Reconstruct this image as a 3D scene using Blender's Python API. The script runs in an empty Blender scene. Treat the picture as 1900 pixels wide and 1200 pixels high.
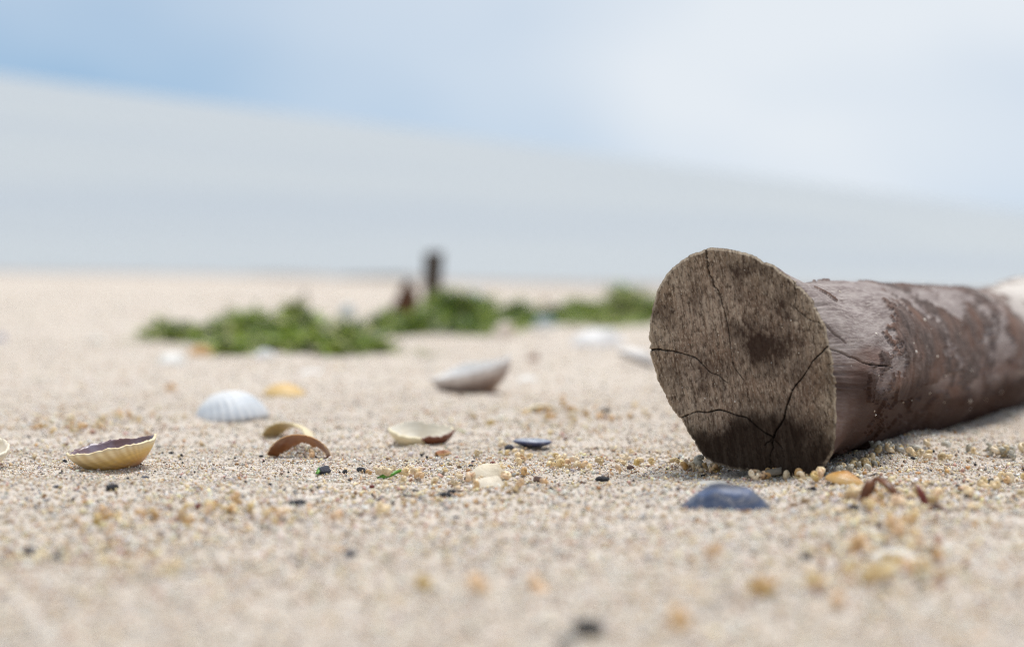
import bpy, bmesh, math, random
import numpy as np
from mathutils import Matrix, Vector, Euler, Quaternion

random.seed(7)
RNG = np.random.default_rng(11)
scene = bpy.context.scene
C = scene.collection
R_ = math.radians

# ------------------------------------------------------------------ camera
# The beach falls away to the left and ahead.  Things are laid out in a beach frame (u along the beach to the
# camera's right, v ahead, w off the sand) and turned into the world, whose z is the true vertical.
W0, H0, FPX = 1900.0, 1200.0, 3957.0
CAM_H, SAND_Y = 0.084, 480.0
PITCH = math.atan((600 - SAND_Y) / FPX)
FOCUS = 0.848
cp, sp = math.cos(PITCH), math.sin(PITCH)

def ray(px, py):
    x, y = (px - 950) / FPX, (600 - py) / FPX
    return np.array([x, cp + y * sp, y * cp - sp])

_a, _b = ray(0, 138), ray(1900, 392)            # two points of the sea's horizon
_n = np.cross(_b, _a); _n /= np.linalg.norm(_n)
if _n[2] < 0: _n = -_n
RW3 = Vector(_n).rotation_difference(Vector((0, 0, 1))).to_matrix()
RW = RW3.to_4x4()

cam_d = bpy.data.cameras.new('camera')
cam = bpy.data.objects.new('camera', cam_d); C.objects.link(cam)
cam_d.sensor_width = 36.0; cam_d.lens = FPX / W0 * 36.0
cam_d.clip_start = 0.02; cam_d.clip_end = 60000
cam_d.dof.use_dof = True; cam_d.dof.focus_distance = FOCUS
cam_d.dof.aperture_fstop = cam_d.lens / 10.5     # an 10.5 mm wide opening
cam.matrix_world = RW @ (Matrix.Translation((0, 0, CAM_H)) @ Matrix.Rotation(math.pi / 2 - PITCH, 4, 'X'))
scene.camera = cam

# ------------------------------------------------------------------ sky, sun, exposure
SUN_DIR = (RW3 @ Vector((0.16, 0.22, 0.95))).normalized()
sun_el = math.asin(SUN_DIR.z); sun_az = math.atan2(SUN_DIR.x, SUN_DIR.y)
world = bpy.data.worlds.new('World'); scene.world = world; world.use_nodes = True
wt = world.node_tree; wt.nodes.clear()
def wn(t, **k):
    n = wt.nodes.new(t)
    for a, b in k.items(): setattr(n, a, b)
    return n
sky = wn('ShaderNodeTexSky', sky_type='NISHITA', sun_disc=False)
sky.sun_elevation = sun_el; sky.sun_rotation = sun_az; sky.air_density = 1.0; sky.dust_density = 0.4; sky.ozone_density = 0.7
tc = wn('ShaderNodeTexCoord'); sep = wn('ShaderNodeSeparateXYZ')
wt.links.new(tc.outputs['Generated'], sep.inputs[0])
def wm(op, a, b=None):
    n = wn('ShaderNodeMath', operation=op)
    for i, v in enumerate((a, b)):
        if v is None: continue
        if isinstance(v, (int, float)): n.inputs[i].default_value = v
        else: wt.links.new(v, n.inputs[i])
    return n.outputs[0]
zz = wm('ADD', wm('MAXIMUM', sep.outputs[2], 0.0), 0.50)
cmb = wn('ShaderNodeCombineXYZ')
wt.links.new(wm('DIVIDE', sep.outputs[0], zz), cmb.inputs[0]); wt.links.new(wm('DIVIDE', sep.outputs[1], zz), cmb.inputs[1])
mp = wn('ShaderNodeMapping'); mp.inputs['Location'].default_value = (1.326, -4.29, 0.0)
wt.links.new(cmb.outputs[0], mp.inputs[0])
cn = wn('ShaderNodeTexNoise'); cn.inputs['Scale'].default_value = 0.80; cn.inputs['Detail'].default_value = 3.5; cn.inputs['Roughness'].default_value = 0.5
wt.links.new(mp.outputs[0], cn.inputs['Vector'])
cr = wn('ShaderNodeValToRGB'); cr.color_ramp.elements[0].position = 0.35; cr.color_ramp.elements[1].position = 0.58
cr.color_ramp.elements[0].color = (0.10, 0.10, 0.10, 1)
cr.color_ramp.elements[1].color = (0.97, 0.97, 0.97, 1)
wt.links.new(cn.outputs[0], cr.inputs[0])
mixc = wn('ShaderNodeMix', data_type='RGBA')
wt.links.new(cr.outputs[0], mixc.inputs[0])
# clear patches: the Nishita sky looked up a little higher, where it is bluer
up = wn('ShaderNodeVectorMath', operation='ADD'); up.inputs[1].default_value = (0, 0, 0.27)
wt.links.new(tc.outputs['Generated'], up.inputs[0])
nrm = wn('ShaderNodeVectorMath', operation='NORMALIZE'); wt.links.new(up.outputs[0], nrm.inputs[0])
wt.links.new(nrm.outputs[0], sky.inputs['Vector'])
tint = wn('ShaderNodeMix', data_type='RGBA', blend_type='MULTIPLY'); tint.inputs[0].default_value = 1.0; tint.inputs[7].default_value = (0.91, 1.07, 1.06, 1)
wt.links.new(sky.outputs[0], tint.inputs[6]); wt.links.new(tint.outputs[2], mixc.inputs[6]); mixc.inputs[7].default_value = (7.4, 7.85, 8.35, 1)
bg = wn('ShaderNodeBackground'); bg.inputs['Strength'].default_value = 0.075
wt.links.new(mixc.outputs[2], bg.inputs['Color'])
wo = wn('ShaderNodeOutputWorld'); wt.links.new(bg.outputs[0], wo.inputs['Surface'])

sun_d = bpy.data.lights.new('sun', 'SUN'); sun = bpy.data.objects.new('sun', sun_d); C.objects.link(sun)
sun_d.energy = 2.5; sun_d.angle = R_(24); sun_d.color = (1.0, 0.965, 0.92)
sun.rotation_euler = SUN_DIR.to_track_quat('Z', 'Y').to_euler()
vs = scene.view_settings
vs.view_transform = 'Standard'; vs.look = 'None'; vs.exposure = 0.53; vs.gamma = 1.0; vs.use_curve_mapping = False
scene.cycles.use_denoising = True; scene.cycles.denoiser = 'OPENIMAGEDENOISE'; scene.cycles.denoising_prefilter = 'NONE'; scene.cycles.denoising_input_passes = 'RGB_ALBEDO_NORMAL'
scene.cycles.filter_width = 1.15

# ------------------------------------------------------------------ noise, mesh and material helpers
def _hash(ix, iy, iz, seed):
    h = (ix.astype(np.uint64) * np.uint64(374761393) + iy.astype(np.uint64) * np.uint64(668265263)
         + iz.astype(np.uint64) * np.uint64(2147483647) + np.uint64(seed * 144665 + 1013))
    h = (h ^ (h >> np.uint64(13))) * np.uint64(1274126177)
    h = h ^ (h >> np.uint64(16))
    return (h & np.uint64(0xFFFFFF)).astype(np.float64) / float(0xFFFFFF)

def vnoise(p, seed=0):
    p = np.asarray(p, dtype=np.float64) + 5000.0
    i = np.floor(p).astype(np.int64); f = p - i; f = f * f * (3 - 2 * f)
    out = 0
    for dx in (0, 1):
        for dy in (0, 1):
            for dz in (0, 1):
                w = (f[..., 0] if dx else 1 - f[..., 0]) * (f[..., 1] if dy else 1 - f[..., 1]) * (f[..., 2] if dz else 1 - f[..., 2])
                out = out + w * _hash(i[..., 0] + dx, i[..., 1] + dy, i[..., 2] + dz, seed)
    return out

def fbm(p, octaves=4, seed=0, gain=0.5):
    p = np.asarray(p, dtype=np.float64); a, s, t = 1.0, 0.0, 0.0
    for k in range(octaves):
        s = s + a * vnoise(p * 2.0 ** k, seed + k * 17); t += a; a *= gain
    return s / t

def sstep(a, b, x):
    t = np.clip((x - a) / (b - a), 0, 1); return t * t * (3 - 2 * t)

CREST = ((-60, 22), (-8, 18), (-4, 15.5), (-1, 10.6), (0.44, 7.0), (1.22, 5.6), (3, 4.6), (8, 4.2), (300, 4.2))
def hs(u, v):
    """height of the sand over the beach plane"""
    u = np.asarray(u, dtype=np.float64); v = np.asarray(v, dtype=np.float64)
    p = np.stack([u, v, np.zeros_like(u)], -1)
    near = sstep(0.3, 1.2, v)
    h = 0.0034 * (fbm(p * 6.5, 2, 3) - .5) * 2 + 0.0026 * (fbm(p * 33, 2, 5) - .5) * 2 + 0.0010 * (vnoise(p * 120, 9) - .5) * 2
    h = h + near * 0.010 * (fbm(p * 1.7, 2, 13) - .5)
    al = (u - 0.0994) * 0.3817 + (v - 0.830) * 0.9243 - 0.03; ac = (u - 0.0994) * 0.9243 - (v - 0.830) * 0.3817
    h = h + 0.0036 * sstep(0.0, 0.10, al) * np.exp(-((ac - 0.024) / 0.020) ** 2)
    vc = np.interp(u, [c[0] for c in CREST], [c[1] for c in CREST])
    d = np.maximum(0, v - vc)
    return h - 0.035 * d * d / (1 + 0.25 * d)

def gp(px, py):
    """beach-frame point of the sand seen at a pixel of the photograph"""
    r = ray(px, py); z = 0.0
    for _ in range(6):
        t = (z - CAM_H) / r[2]; u, v = r[0] * t, r[1] * t
        z = float(hs(u, v))
    return Vector((u, v, z))

def at(px, py, v):
    """beach-frame point on a pixel's ray at depth v"""
    r = ray(px, py); return Vector((r[0] / r[1] * v, v, CAM_H + r[2] / r[1] * v))

def mesh_np(name, verts, faces, smooth=False):
    """mesh from numpy arrays; faces (n,3) or (n,4)"""
    m = bpy.data.meshes.new(name)
    verts = np.ascontiguousarray(verts, dtype=np.float32); faces = np.ascontiguousarray(faces, dtype=np.int32)
    k = faces.shape[1]
    m.vertices.add(len(verts)); m.vertices.foreach_set('co', verts.ravel())
    m.loops.add(faces.size); m.loops.foreach_set('vertex_index', faces.ravel())
    m.polygons.add(len(faces)); m.polygons.foreach_set('loop_start', np.arange(0, faces.size, k, dtype=np.int32))
    m.polygons.foreach_set('loop_total', np.full(len(faces), k, dtype=np.int32))
    if smooth: m.polygons.foreach_set('use_smooth', np.ones(len(faces), dtype=bool))
    m.update(calc_edges=True); m.validate()
    return m

def attr(m, name, vals, kind='FLOAT'):
    a = m.attributes.new(name, kind, 'POINT')
    v = np.asarray(vals, dtype=np.float32)
    if kind == 'FLOAT_COLOR':
        if v.shape[1] == 3: v = np.concatenate([v, np.ones((len(v), 1), np.float32)], 1)
        a.data.foreach_set('color', v.ravel())
    elif kind == 'FLOAT_VECTOR': a.data.foreach_set('vector', v.ravel())
    else: a.data.foreach_set('value', v.ravel())

def link(name, data, mat=None, parent=None, local=None, label=None, cat=None, group=None, kind=None):
    o = bpy.data.objects.new(name, data); C.objects.link(o)
    if mat is not None and data is not None and len(data.materials) == 0: data.materials.append(mat)
    if parent is not None: o.parent = parent; o.matrix_local = local or Matrix.Identity(4)
    else: o.matrix_world = RW @ (local or Matrix.Identity(4))
    if label: o['label'] = label
    if cat: o['category'] = cat
    if group: o['group'] = group
    if kind: o['kind'] = kind
    return o

class Mat:
    """a small node-graph builder"""
    def __init__(s, name, rough=0.7, spec=0.3):
        s.m = bpy.data.materials.new(name); s.m.use_nodes = True
        s.t = s.m.node_tree; s.b = s.t.nodes['Principled BSDF']
        s.b.inputs['Roughness'].default_value = rough; s.b.inputs['Specular IOR Level'].default_value = spec
    def node(s, typ, **k):
        n = s.t.nodes.new(typ)
        for a, b in k.items(): setattr(n, a, b)
        return n
    def put(s, v, sock):
        if isinstance(v, (int, float)): sock.default_value = v
        elif isinstance(v, (tuple, list)): sock.default_value = tuple(v) + ((1,) if len(v) == 3 and sock.type == 'RGBA' else ())
        else: s.t.links.new(v, sock)
    def attr(s, name, out='Fac'): return s.node('ShaderNodeAttribute', attribute_name=name).outputs[out]
    def coord(s, out='Object'): return s.node('ShaderNodeTexCoord').outputs[out]
    def scale(s, vec, sc):
        n = s.node('ShaderNodeMapping'); s.put(vec, n.inputs[0]); n.inputs['Scale'].default_value = sc; return n.outputs[0]
    def noise(s, vec, scale, detail=4, rough=0.55):
        n = s.node('ShaderNodeTexNoise'); s.put(vec, n.inputs['Vector'])
        n.inputs['Scale'].default_value = scale; n.inputs['Detail'].default_value = detail; n.inputs['Roughness'].default_value = rough
        return n.outputs['Fac']
    def voro(s, vec, scale, out='Color'):
        n = s.node('ShaderNodeTexVoronoi'); s.put(vec, n.inputs['Vector']); n.inputs['Scale'].default_value = scale; return n.outputs[out]
    def ramp(s, fac, stops):
        n = s.node('ShaderNodeValToRGB'); e = n.color_ramp.elements
        while len(e) < len(stops): e.new(0.5)
        for i, (p, c) in enumerate(stops):
            e[i].position = p; e[i].color = (c, c, c, 1) if isinstance(c, (int, float)) else tuple(c) + (1,)
        s.put(fac, n.inputs[0]); return n.outputs[0]
    def mix(s, f, a, b, blend='MIX'):
        n = s.node('ShaderNodeMix', data_type='RGBA', blend_type=blend)
        s.put(f, n.inputs[0]); s.put(a, n.inputs[6]); s.put(b, n.inputs[7]); return n.outputs[2]
    def math(s, op, a, b=0.5):
        n = s.node('ShaderNodeMath', operation=op); s.put(a, n.inputs[0]); s.put(b, n.inputs[1]); return n.outputs[0]
    def color(s, c): s.put(c, s.b.inputs['Base Color']); return s
    def bump(s, h, dist, strength=1.0):
        n = s.node('ShaderNodeBump'); n.inputs['Distance'].default_value = dist; n.inputs['Strength'].default_value = strength
        s.put(h, n.inputs['Height']); s.t.links.new(n.outputs[0], s.b.inputs['Normal']); return s

# ------------------------------------------------------------------ sand
def steps(lo, d0, d1, hi, step, grow):
    mid = list(np.arange(d0, d1 + 1e-6, step)); a, s = [], step
    x = d0
    while x > lo: s *= grow; x -= s; a.append(x)
    b, s, x = [], step, d1
    while x < hi: s *= grow; x += s; b.append(x)
    return np.array(a[::-1] + mid + b)
us = steps(-60, -0.42, 0.42, 150, 0.0045, 1.055); vv = steps(-120, 0.30, 1.45, 70, 0.0045, 1.05)
U, V = np.meshgrid(us, vv)
sv = np.stack([U, V, hs(U, V)], -1).reshape(-1, 3)
nu, nv = len(us), len(vv)
q = (np.arange(nv - 1)[:, None] * nu + np.arange(nu - 1)[None]).ravel()
sand_me = mesh_np('sand', sv, np.stack([q, q + 1, q + nu + 1, q + nu], -1), True)
pw_ = np.stack([U, V, 0 * U], -1); attr(sand_me, 'damp', sstep(-2.6, -0.2, V - np.interp(U, [c[0] for c in CREST], [c[1] for c in CREST]) + 2.2 * (fbm(pw_ * np.array([1.1, 0.35, 1]), 3, 91) - .5)).ravel())
ms = Mat('sand', 0.85, 0.2)
co = ms.coord()
vc_ = ms.voro(co, 850)
tone = ms.node('ShaderNodeSeparateColor'); ms.put(vc_, tone.inputs[0])
grain = ms.ramp(tone.outputs[0], [(0.0, (0.06, 0.045, 0.035)), (0.05, (0.30, 0.22, 0.15)), (0.25, (0.49, 0.41, 0.33)), (0.6, (0.59, 0.525, 0.455)), (0.85, (0.68, 0.62, 0.55)), (1.0, (0.55, 0.38, 0.2))])
big = ms.ramp(ms.noise(co, 9, 4), [(0.3, (0.535, 0.468, 0.405)), (0.7, (0.645, 0.580, 0.510))])
ms.color(ms.mix(ms.math('MULTIPLY', ms.attr('damp'), 0.75), ms.mix(0.5, grain, big), (0.25, 0.205, 0.175))); ms.bump(ms.voro(co, 850, 'Distance'), 0.0006, 0.8)
sand = link('sand', sand_me, ms.m, kind='structure')

# ------------------------------------------------------------------ sea
camw = cam.matrix_world.translation
SEA_Z = camw.z - 1.75
nr, na = 190, 420
rad = np.geomspace(3.0, 40000, nr); ang = np.linspace(0, 2 * math.pi, na, endpoint=False)
RR, AA = np.meshgrid(rad, ang, indexing='ij')
X, Y = camw.x + RR * np.sin(AA), camw.y + RR * np.cos(AA)
dn = -RW3.col[2]; shore = Vector((RW3[0][2], RW3[1][2])).normalized()     # beach normal leans towards the sea
S, T = X * shore.x + Y * shore.y, -X * shore.y + Y * shore.x
fade = sstep(600, 40, RR)
pw = np.stack([S * 0.22, T * 0.035, 0 * S], -1)
Z = SEA_Z + fade * 0.10 * (fbm(pw, 3, 41) - .5) * 2 + fade * 0.03 * np.sin(S * 1.1 + 3 * fbm(pw * 2, 2, 4))
sv = np.stack([X, Y, Z], -1).reshape(-1, 3)
i0 = (np.arange(nr - 1)[:, None] * na + np.arange(na)[None]); i1 = (np.arange(nr - 1)[:, None] * na + (np.arange(na)[None] + 1) % na)
sea_me = mesh_np('sea', sv, np.stack([i0, i1, i1 + na, i0 + na], -1).reshape(-1, 4), True)
mw = Mat('sea_water', 0.45, 0.22)
g = mw.node('ShaderNodeNewGeometry').outputs['Position']
rp = mw.noise(mw.scale(g, (0.6, 0.6, 0.6)), 1.0, 5, 0.6)
shm = mw.node('ShaderNodeMapping'); shm.vector_type = 'POINT'; shm.inputs['Rotation'].default_value = (0, 0, -math.atan2(shore.y, shore.x)); mw.put(g, shm.inputs[0])
mw.color(mw.ramp(mw.noise(mw.scale(shm.outputs[0], (0.16, 0.012, 1)), 1.0, 4, 0.6), [(0.30, (0.315, 0.350, 0.385)), (0.54, (0.365, 0.390, 0.400))]))
mw.bump(rp, 0.5, 0.6)
sea = bpy.data.objects.new('sea', sea_me); C.objects.link(sea); sea_me.materials.append(mw.m); sea['kind'] = 'structure'

# ------------------------------------------------------------------ driftwood log
AX = np.array([0.38, 0.92, 0.0]); AX /= np.linalg.norm(AX)
SD = np.array([AX[1], -AX[0], 0.0])                      # to the log's right
UPV = np.array([0, 0, 1.0])
contact = np.array(gp(1508, 884))
BASE = np.array([0.0994, 0.830, contact[2]])
OUT = [(1312, 460), (1335, 459), (1357, 463), (1379, 467), (1400, 475), (1422, 485), (1440, 497), (1471, 520), (1502, 551), (1522, 587), (1536, 634), (1544, 681), (1549, 743), (1550, 782),
       (1546, 833), (1536, 857), (1520, 880), (1502, 886), (1450, 882), (1385, 873), (1318, 855), (1298, 839), (1279, 806), (1262, 777), (1228, 722), (1209, 669),
       (1203, 634), (1205, 598), (1213, 555), (1226, 522), (1248, 495), (1275, 475), (1295, 466)]
pl = float(np.dot(AX, contact))
def on_face(px, py):
    r = ray(px, py); o = np.array([0, 0, CAM_H]); t = (pl - np.dot(AX, o)) / np.dot(AX, r)
    p = o + r * t - BASE
    return np.array([np.dot(p, SD), p[2]])
A0 = np.dot(AX, BASE)
shift = pl - A0                                          # face plane's offset along the axis from BASE
CZ = 0.0385
fo = np.array([on_face(*p) for p in OUT]) - np.array([0, CZ])
fa = np.unwrap(np.arctan2(fo[:, 1], fo[:, 0])); fr = np.hypot(fo[:, 0], fo[:, 1])
if fa[-1] < fa[0]: fa, fr = fa[::-1], fr[::-1]
NA = 640
th = np.linspace(0, 2 * math.pi, NA, endpoint=False)
fa3 = np.concatenate([fa - 2 * math.pi, fa, fa + 2 * math.pi]); fr3 = np.concatenate([fr, fr, fr])
r0 = np.interp(th, fa3, fr3)
ker = np.hanning(21); ker /= ker.sum()
r0 = np.convolve(np.concatenate([r0[-40:], r0, r0[:40]]), ker, 'same')[40:-40]
circ = np.stack([np.cos(th), np.sin(th), 0 * th], -1)
r0 = r0 + 0.0013 * (fbm(circ * 11, 4, 71) - .5) - 0.0007 * np.clip((fbm(circ * 16, 2, 75) - .66) * 6, 0, 1) + 0.0005 * (fbm(circ * 60, 2, 72) - .5)

def poly_dist(pts, line):
    """distance of 2-D points to a polyline, and how far along it (0..1)"""
    best = np.full(len(pts), 9.0); along = np.zeros(len(pts)); n = len(line) - 1
    for i in range(n):
        a, b = line[i], line[i + 1]; ab = b - a; L = max(1e-12, ab @ ab)
        t = np.clip(((pts - a) @ ab) / L, 0, 1); d = np.linalg.norm(pts - a - t[:, None] * ab, axis=1)
        m = d < best; best[m] = d[m]; along[m] = (i + t[m]) / n
    return best, along
def wiggle(line, amp, seed):
    out = []
    for i in range(len(line) - 1):
        for k in range(6):
            t = k / 6; out.append(line[i] * (1 - t) + line[i + 1] * t)
    out.append(line[-1]); out = np.array(out)
    j = np.stack([np.arange(len(out)) * 0.45, np.full(len(out), seed), np.zeros(len(out))], -1)
    out[1:-1, 0] += (amp * (vnoise(j, seed) - .5) * 2)[1:-1]; out[1:-1, 1] += (amp * (vnoise(j, seed + 5) - .5) * 2)[1:-1]
    return out
# cracks: photo polyline, half width (m) at start and end
CR = [([(1307, 462), (1312, 495), (1323, 525), (1334, 545), (1345, 590), (1353, 625)], 0.00065, 0.0002),
      ([(1353, 625), (1362, 680), (1384, 714)], 0.00022, 0.0001),
      ([(1203, 649), (1250, 649), (1285, 662), (1320, 690), (1352, 712)], 0.0006, 0.00015),
      ([(1260, 777), (1290, 765), (1335, 762), (1385, 773), (1410, 795), (1434, 813)], 0.0004, 0.0004),
      ([(1434, 813), (1452, 780), (1470, 725), (1497, 685), (1535, 643)], 0.0006, 0.00035),
      ([(1434, 813), (1433, 835), (1428, 868)], 0.0005, 0.0002),
      ([(1418, 826), (1434, 813), (1452, 832)], 0.0003, 0.0002),
      ([(1472, 522), (1477, 545), (1474, 570)], 0.00022, 0.0001),
      ([(1474, 570), (1500, 590), (1522, 600)], 0.00012, 0.0002)]
NR = 190
ss = np.linspace(0, 1, NR + 1)[1:]
fx = (ss[:, None] * (r0 * np.cos(th))[None]); fz = (ss[:, None] * (r0 * np.sin(th))[None])
P2 = np.concatenate([[[0, 0]], np.stack([fx, fz], -1).reshape(-1, 2)])       # (side, height - CZ)
dep = np.zeros(len(P2)); crk = np.zeros(len(P2))
for k, (line, w0, w1) in enumerate(CR):
    L = wiggle(np.array([on_face(*p) for p in line]) - np.array([0, CZ]), 0.0005, 31 + k)
    d, t = poly_dist(P2, L); w = w0 + (w1 - w0) * t
    w = w * 0.40 * (0.55 + 0.9 * vnoise(np.stack([t * 14, t * 0 + k, t * 0], -1), 91)); c = np.clip(1.35 - d / w, 0, 1)
    dep = np.maximum(dep, c * (0.0035 + 6 * w)); crk = np.maximum(crk, c)
p3 = np.concatenate([P2, np.zeros((len(P2), 1))], 1)
saw = np.stack([(P2[:, 0] + 0.18 * P2[:, 1]) * 900, P2[:, 1] * 45, 0 * P2[:, 0]], -1)
rel = 0.00035 * (fbm(saw, 3, 21) - .5) + 0.0007 * (fbm(p3 * 90, 3, 23) - .5)
edge = np.concatenate([[0], np.repeat(ss, NA)])
rel += 0.0011 * sstep(0.975, 1.0, edge)                                      # rounded rim
rel += 0.0014 * (fbm(p3 * 25, 2, 25) - .5)
ax_off = shift + dep + rel
fv = (BASE + UPV * CZ)[None] + ax_off[:, None] * AX[None] + P2[:, :1] * SD[None] + P2[:, 1:] * UPV[None]
def blot(px, py, rx, ry):
    c = on_face(px, py) - np.array([0, CZ]); s = 0.000213
    return np.exp(-(((P2[:, 0] - c[0]) / (rx * s)) ** 2 + ((P2[:, 1] - c[1]) / (ry * s)) ** 2))
stain = 0.58 * blot(1415, 585, 80, 66) + 0.55 * blot(1385, 655, 95, 55) + 0.75 * blot(1300, 720, 16, 14) + 0.65 * blot(1245, 580, 45, 16) + 0.6 * blot(1290, 555, 18, 20) + 0.35 * blot(1300, 690, 30, 55)
stain += 0.45 * blot(1380, 500, 50, 20) + 0.3 * blot(1490, 640, 20, 60)
low = sstep(785, 838, 0 * P2[:, 0] + 0) 
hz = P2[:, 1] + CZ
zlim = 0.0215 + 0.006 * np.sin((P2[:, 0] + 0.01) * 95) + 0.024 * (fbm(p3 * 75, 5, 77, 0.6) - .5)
low_dark = sstep(0.010, -0.007, hz - zlim)  # darker lower part of the sawn end, with a ragged upper edge
stain = 0.9 * stain * np.clip(2.4 * (fbm(saw * np.array([0.22, 2.6, 1]), 5, 27, 0.62) - .16), 0, 1.5) + 1.5 * (fbm(p3 * 85, 6, 29, 0.62) - .5)
tri0 = np.stack([np.zeros(NA, int), 1 + np.arange(NA), 1 + (np.arange(NA) + 1) % NA], -1)
i0 = 1 + np.arange(NR - 1)[:, None] * NA + np.arange(NA)[None]; i1 = 1 + np.arange(NR - 1)[:, None] * NA + (np.arange(NA)[None] + 1) % NA
quads = np.stack([i0, i0 + NA, i1 + NA, i1], -1).reshape(-1, 4)
ft = np.concatenate([tri0, quads[:, [0, 1, 2]], quads[:, [0, 2, 3]]])[:, ::-1]
face_me = mesh_np('cut_face', fv - BASE, ft, True)
attr(face_me, 'stain', stain); attr(face_me, 'low_dark', low_dark); attr(face_me, 'crack', crk)
attr(face_me, 'edge', edge); attr(face_me, 'uvw', p3, 'FLOAT_VECTOR')

mf = Mat('cut_end_grain', 0.9, 0.05)
uv = mf.attr('uvw', 'Vector')
rotm = mf.node('ShaderNodeMapping'); rotm.inputs['Rotation'].default_value = (0, 0, R_(-10)); mf.put(uv, rotm.inputs[0])
sw = mf.noise(mf.scale(rotm.outputs[0], (1500, 75, 1)), 1.0, 4, 0.62)
sw2 = mf.noise(mf.scale(rotm.outputs[0], (420, 24, 1)), 1.0, 4, 0.6)
base = mf.ramp(sw2, [(0.30, (0.098, 0.060, 0.040)), (0.5, (0.255, 0.180, 0.128)), (0.70, (0.45, 0.352, 0.268))])
base = mf.mix(mf.ramp(sw, [(0.35, 0.0), (0.75, 0.7)]), base, (0.44, 0.375, 0.31))
base = mf.mix(mf.ramp(mf.noise(uv, 60, 3), [(0.40, 0.0), (0.66, 0.55)]), base, (0.15, 0.082, 0.050))
green = mf.math('MULTIPLY', mf.ramp(mf.attr('edge'), [(0.66, 0.0), (0.98, 0.42)]), mf.noise(uv, 45, 3))
base = mf.mix(green, base, (0.32, 0.265, 0.165))
stn = mf.ramp(mf.math('ADD', mf.attr('stain'), mf.math('MULTIPLY', mf.math('SUBTRACT', mf.noise(mf.scale(rotm.outputs[0], (900, 240, 1)), 1.0, 5, 0.7), 0.5), 1.25)), [(0.0, 0.0), (0.45, 0.5), (0.85, 0.93)])
mott = mf.ramp(mf.noise(mf.scale(rotm.outputs[0], (700, 330, 1)), 1.0, 6, 0.72), [(0.48, 0.0), (0.60, 0.8)])
base = mf.mix(mott, base, (0.050, 0.033, 0.024))
base = mf.mix(mf.ramp(mf.noise(mf.scale(rotm.outputs[0], (1700, 520, 1)), 1.0, 4, 0.7), [(0.52, 0.0), (0.64, 0.8)]), base, (0.50, 0.415, 0.325))
base = mf.mix(stn, base, (0.034, 0.020, 0.015))
base = mf.mix(mf.math('MULTIPLY', mf.attr('low_dark'), mf.ramp(sw2, [(0.2, 0.98), (0.8, 0.86)])), base, (0.017, 0.010, 0.007))
base = mf.mix(mf.math('MULTIPLY', mf.attr('crack'), 0.8), base, (0.02, 0.013, 0.01))
rim = mf.math('MULTIPLY', mf.ramp(mf.attr('edge'), [(0.972, 0.0), (0.99, 0.75)]), mf.ramp(mf.noise(uv, 300, 2), [(0.4, 0.2), (0.6, 1.0)]))
base = mf.mix(rim, base, (0.50, 0.42, 0.32))
mf.color(base); mf.bump(sw, 0.0007, 0.9)

# trunk
tt = np.concatenate([np.linspace(0, 0.004, 6), np.linspace(0.0046, 0.13, 190), np.geomspace(0.1315, 1.15, 130)])
NT = len(tt)
r1 = np.interp(tt, [0, 0.05, 0.13, 0.24, 0.33, 0.40, 0.47, 0.55, 0.8, 1.15], [0.0366, 0.0356, 0.0372, 0.0368, 0.0356, 0.0346, 0.0352, 0.0375, 0.040, 0.038])
blend = np.exp(-(tt / 0.024) ** 1.15)
TT, TH = np.meshgrid(tt, th, indexing='ij')
rr = r1[:, None] + (r0[None] - r1[:, None]) * blend[:, None]
pn = np.stack([np.cos(TH) * 0.036, np.sin(TH) * 0.036, TT], -1)              # log space, metres
rr = rr * (1 + 0.17 * (fbm(pn * np.array([30, 30, 16]), 3, 51) - .5) * np.minimum(1, TT / 0.03))
rr += 0.0011 * (fbm(pn * np.array([160, 160, 30]), 3, 53) - .5) * np.minimum(1, TT / 0.006)
# bark left on the wood: ragged islands further down the log
bm_ = 0.5 + 2.3 * (fbm(pn * np.array([62, 62, 25]), 7, 57, 0.66) - .5) + 0.44 * (sstep(0.005, 0.130, TT + 0.030 * np.cos(TH + 1.0)) - 1) + 0.05 * sstep(0.03, 0.1, TT) - 0.22 * np.exp(-((TH - 0.95) / 0.5) ** 2) * sstep(0.10, 0.17, TT) - 0.35 * sstep(0.42, 0.55, TT) * sstep(0.1, 0.9, np.sin(TH))
bark = sstep(0.485, 0.512, bm_)
rr += (0.0011 * bark + bark * 0.0009 * (fbm(pn * 170, 3, 59) - .5)) * np.minimum(1, TT / 0.012) - 0.0006 * np.exp(-TT / 0.003)
# splits running back from the rim
split = np.zeros_like(rr)
def side_px(px, py):
    """(t, theta) of the trunk surface seen at a pixel, by search"""
    best = None
    r = ray(px, py); r = r / np.linalg.norm(r); o = np.array([0, 0, CAM_H])
    cen = BASE[None, None] + (shift + TT)[..., None] * AX + (rr * np.cos(TH))[..., None] * SD + (r1[:, None] * 0 + CZ + rr * np.sin(TH))[..., None] * UPV
    rel_ = cen - o; al = rel_ @ r; d = np.linalg.norm(rel_ - al[..., None] * r, axis=-1)
    d[al > 0.93 + 1.0 * (px > 1700)] += (al[al > 0.93 + 1.0 * (px > 1700)] - 0.93)
    d = d + np.where(np.cos(TH) < 0, 1, 0)
    k = np.unravel_index(np.argmin(d), d.shape); return np.array([TT[k], TH[k] if TH[k] < math.pi else TH[k] - 2 * math.pi])
flat = np.stack([TT.ravel(), np.where(TH > math.pi, TH - 2 * math.pi, TH).ravel() * 0.04], -1)
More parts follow.
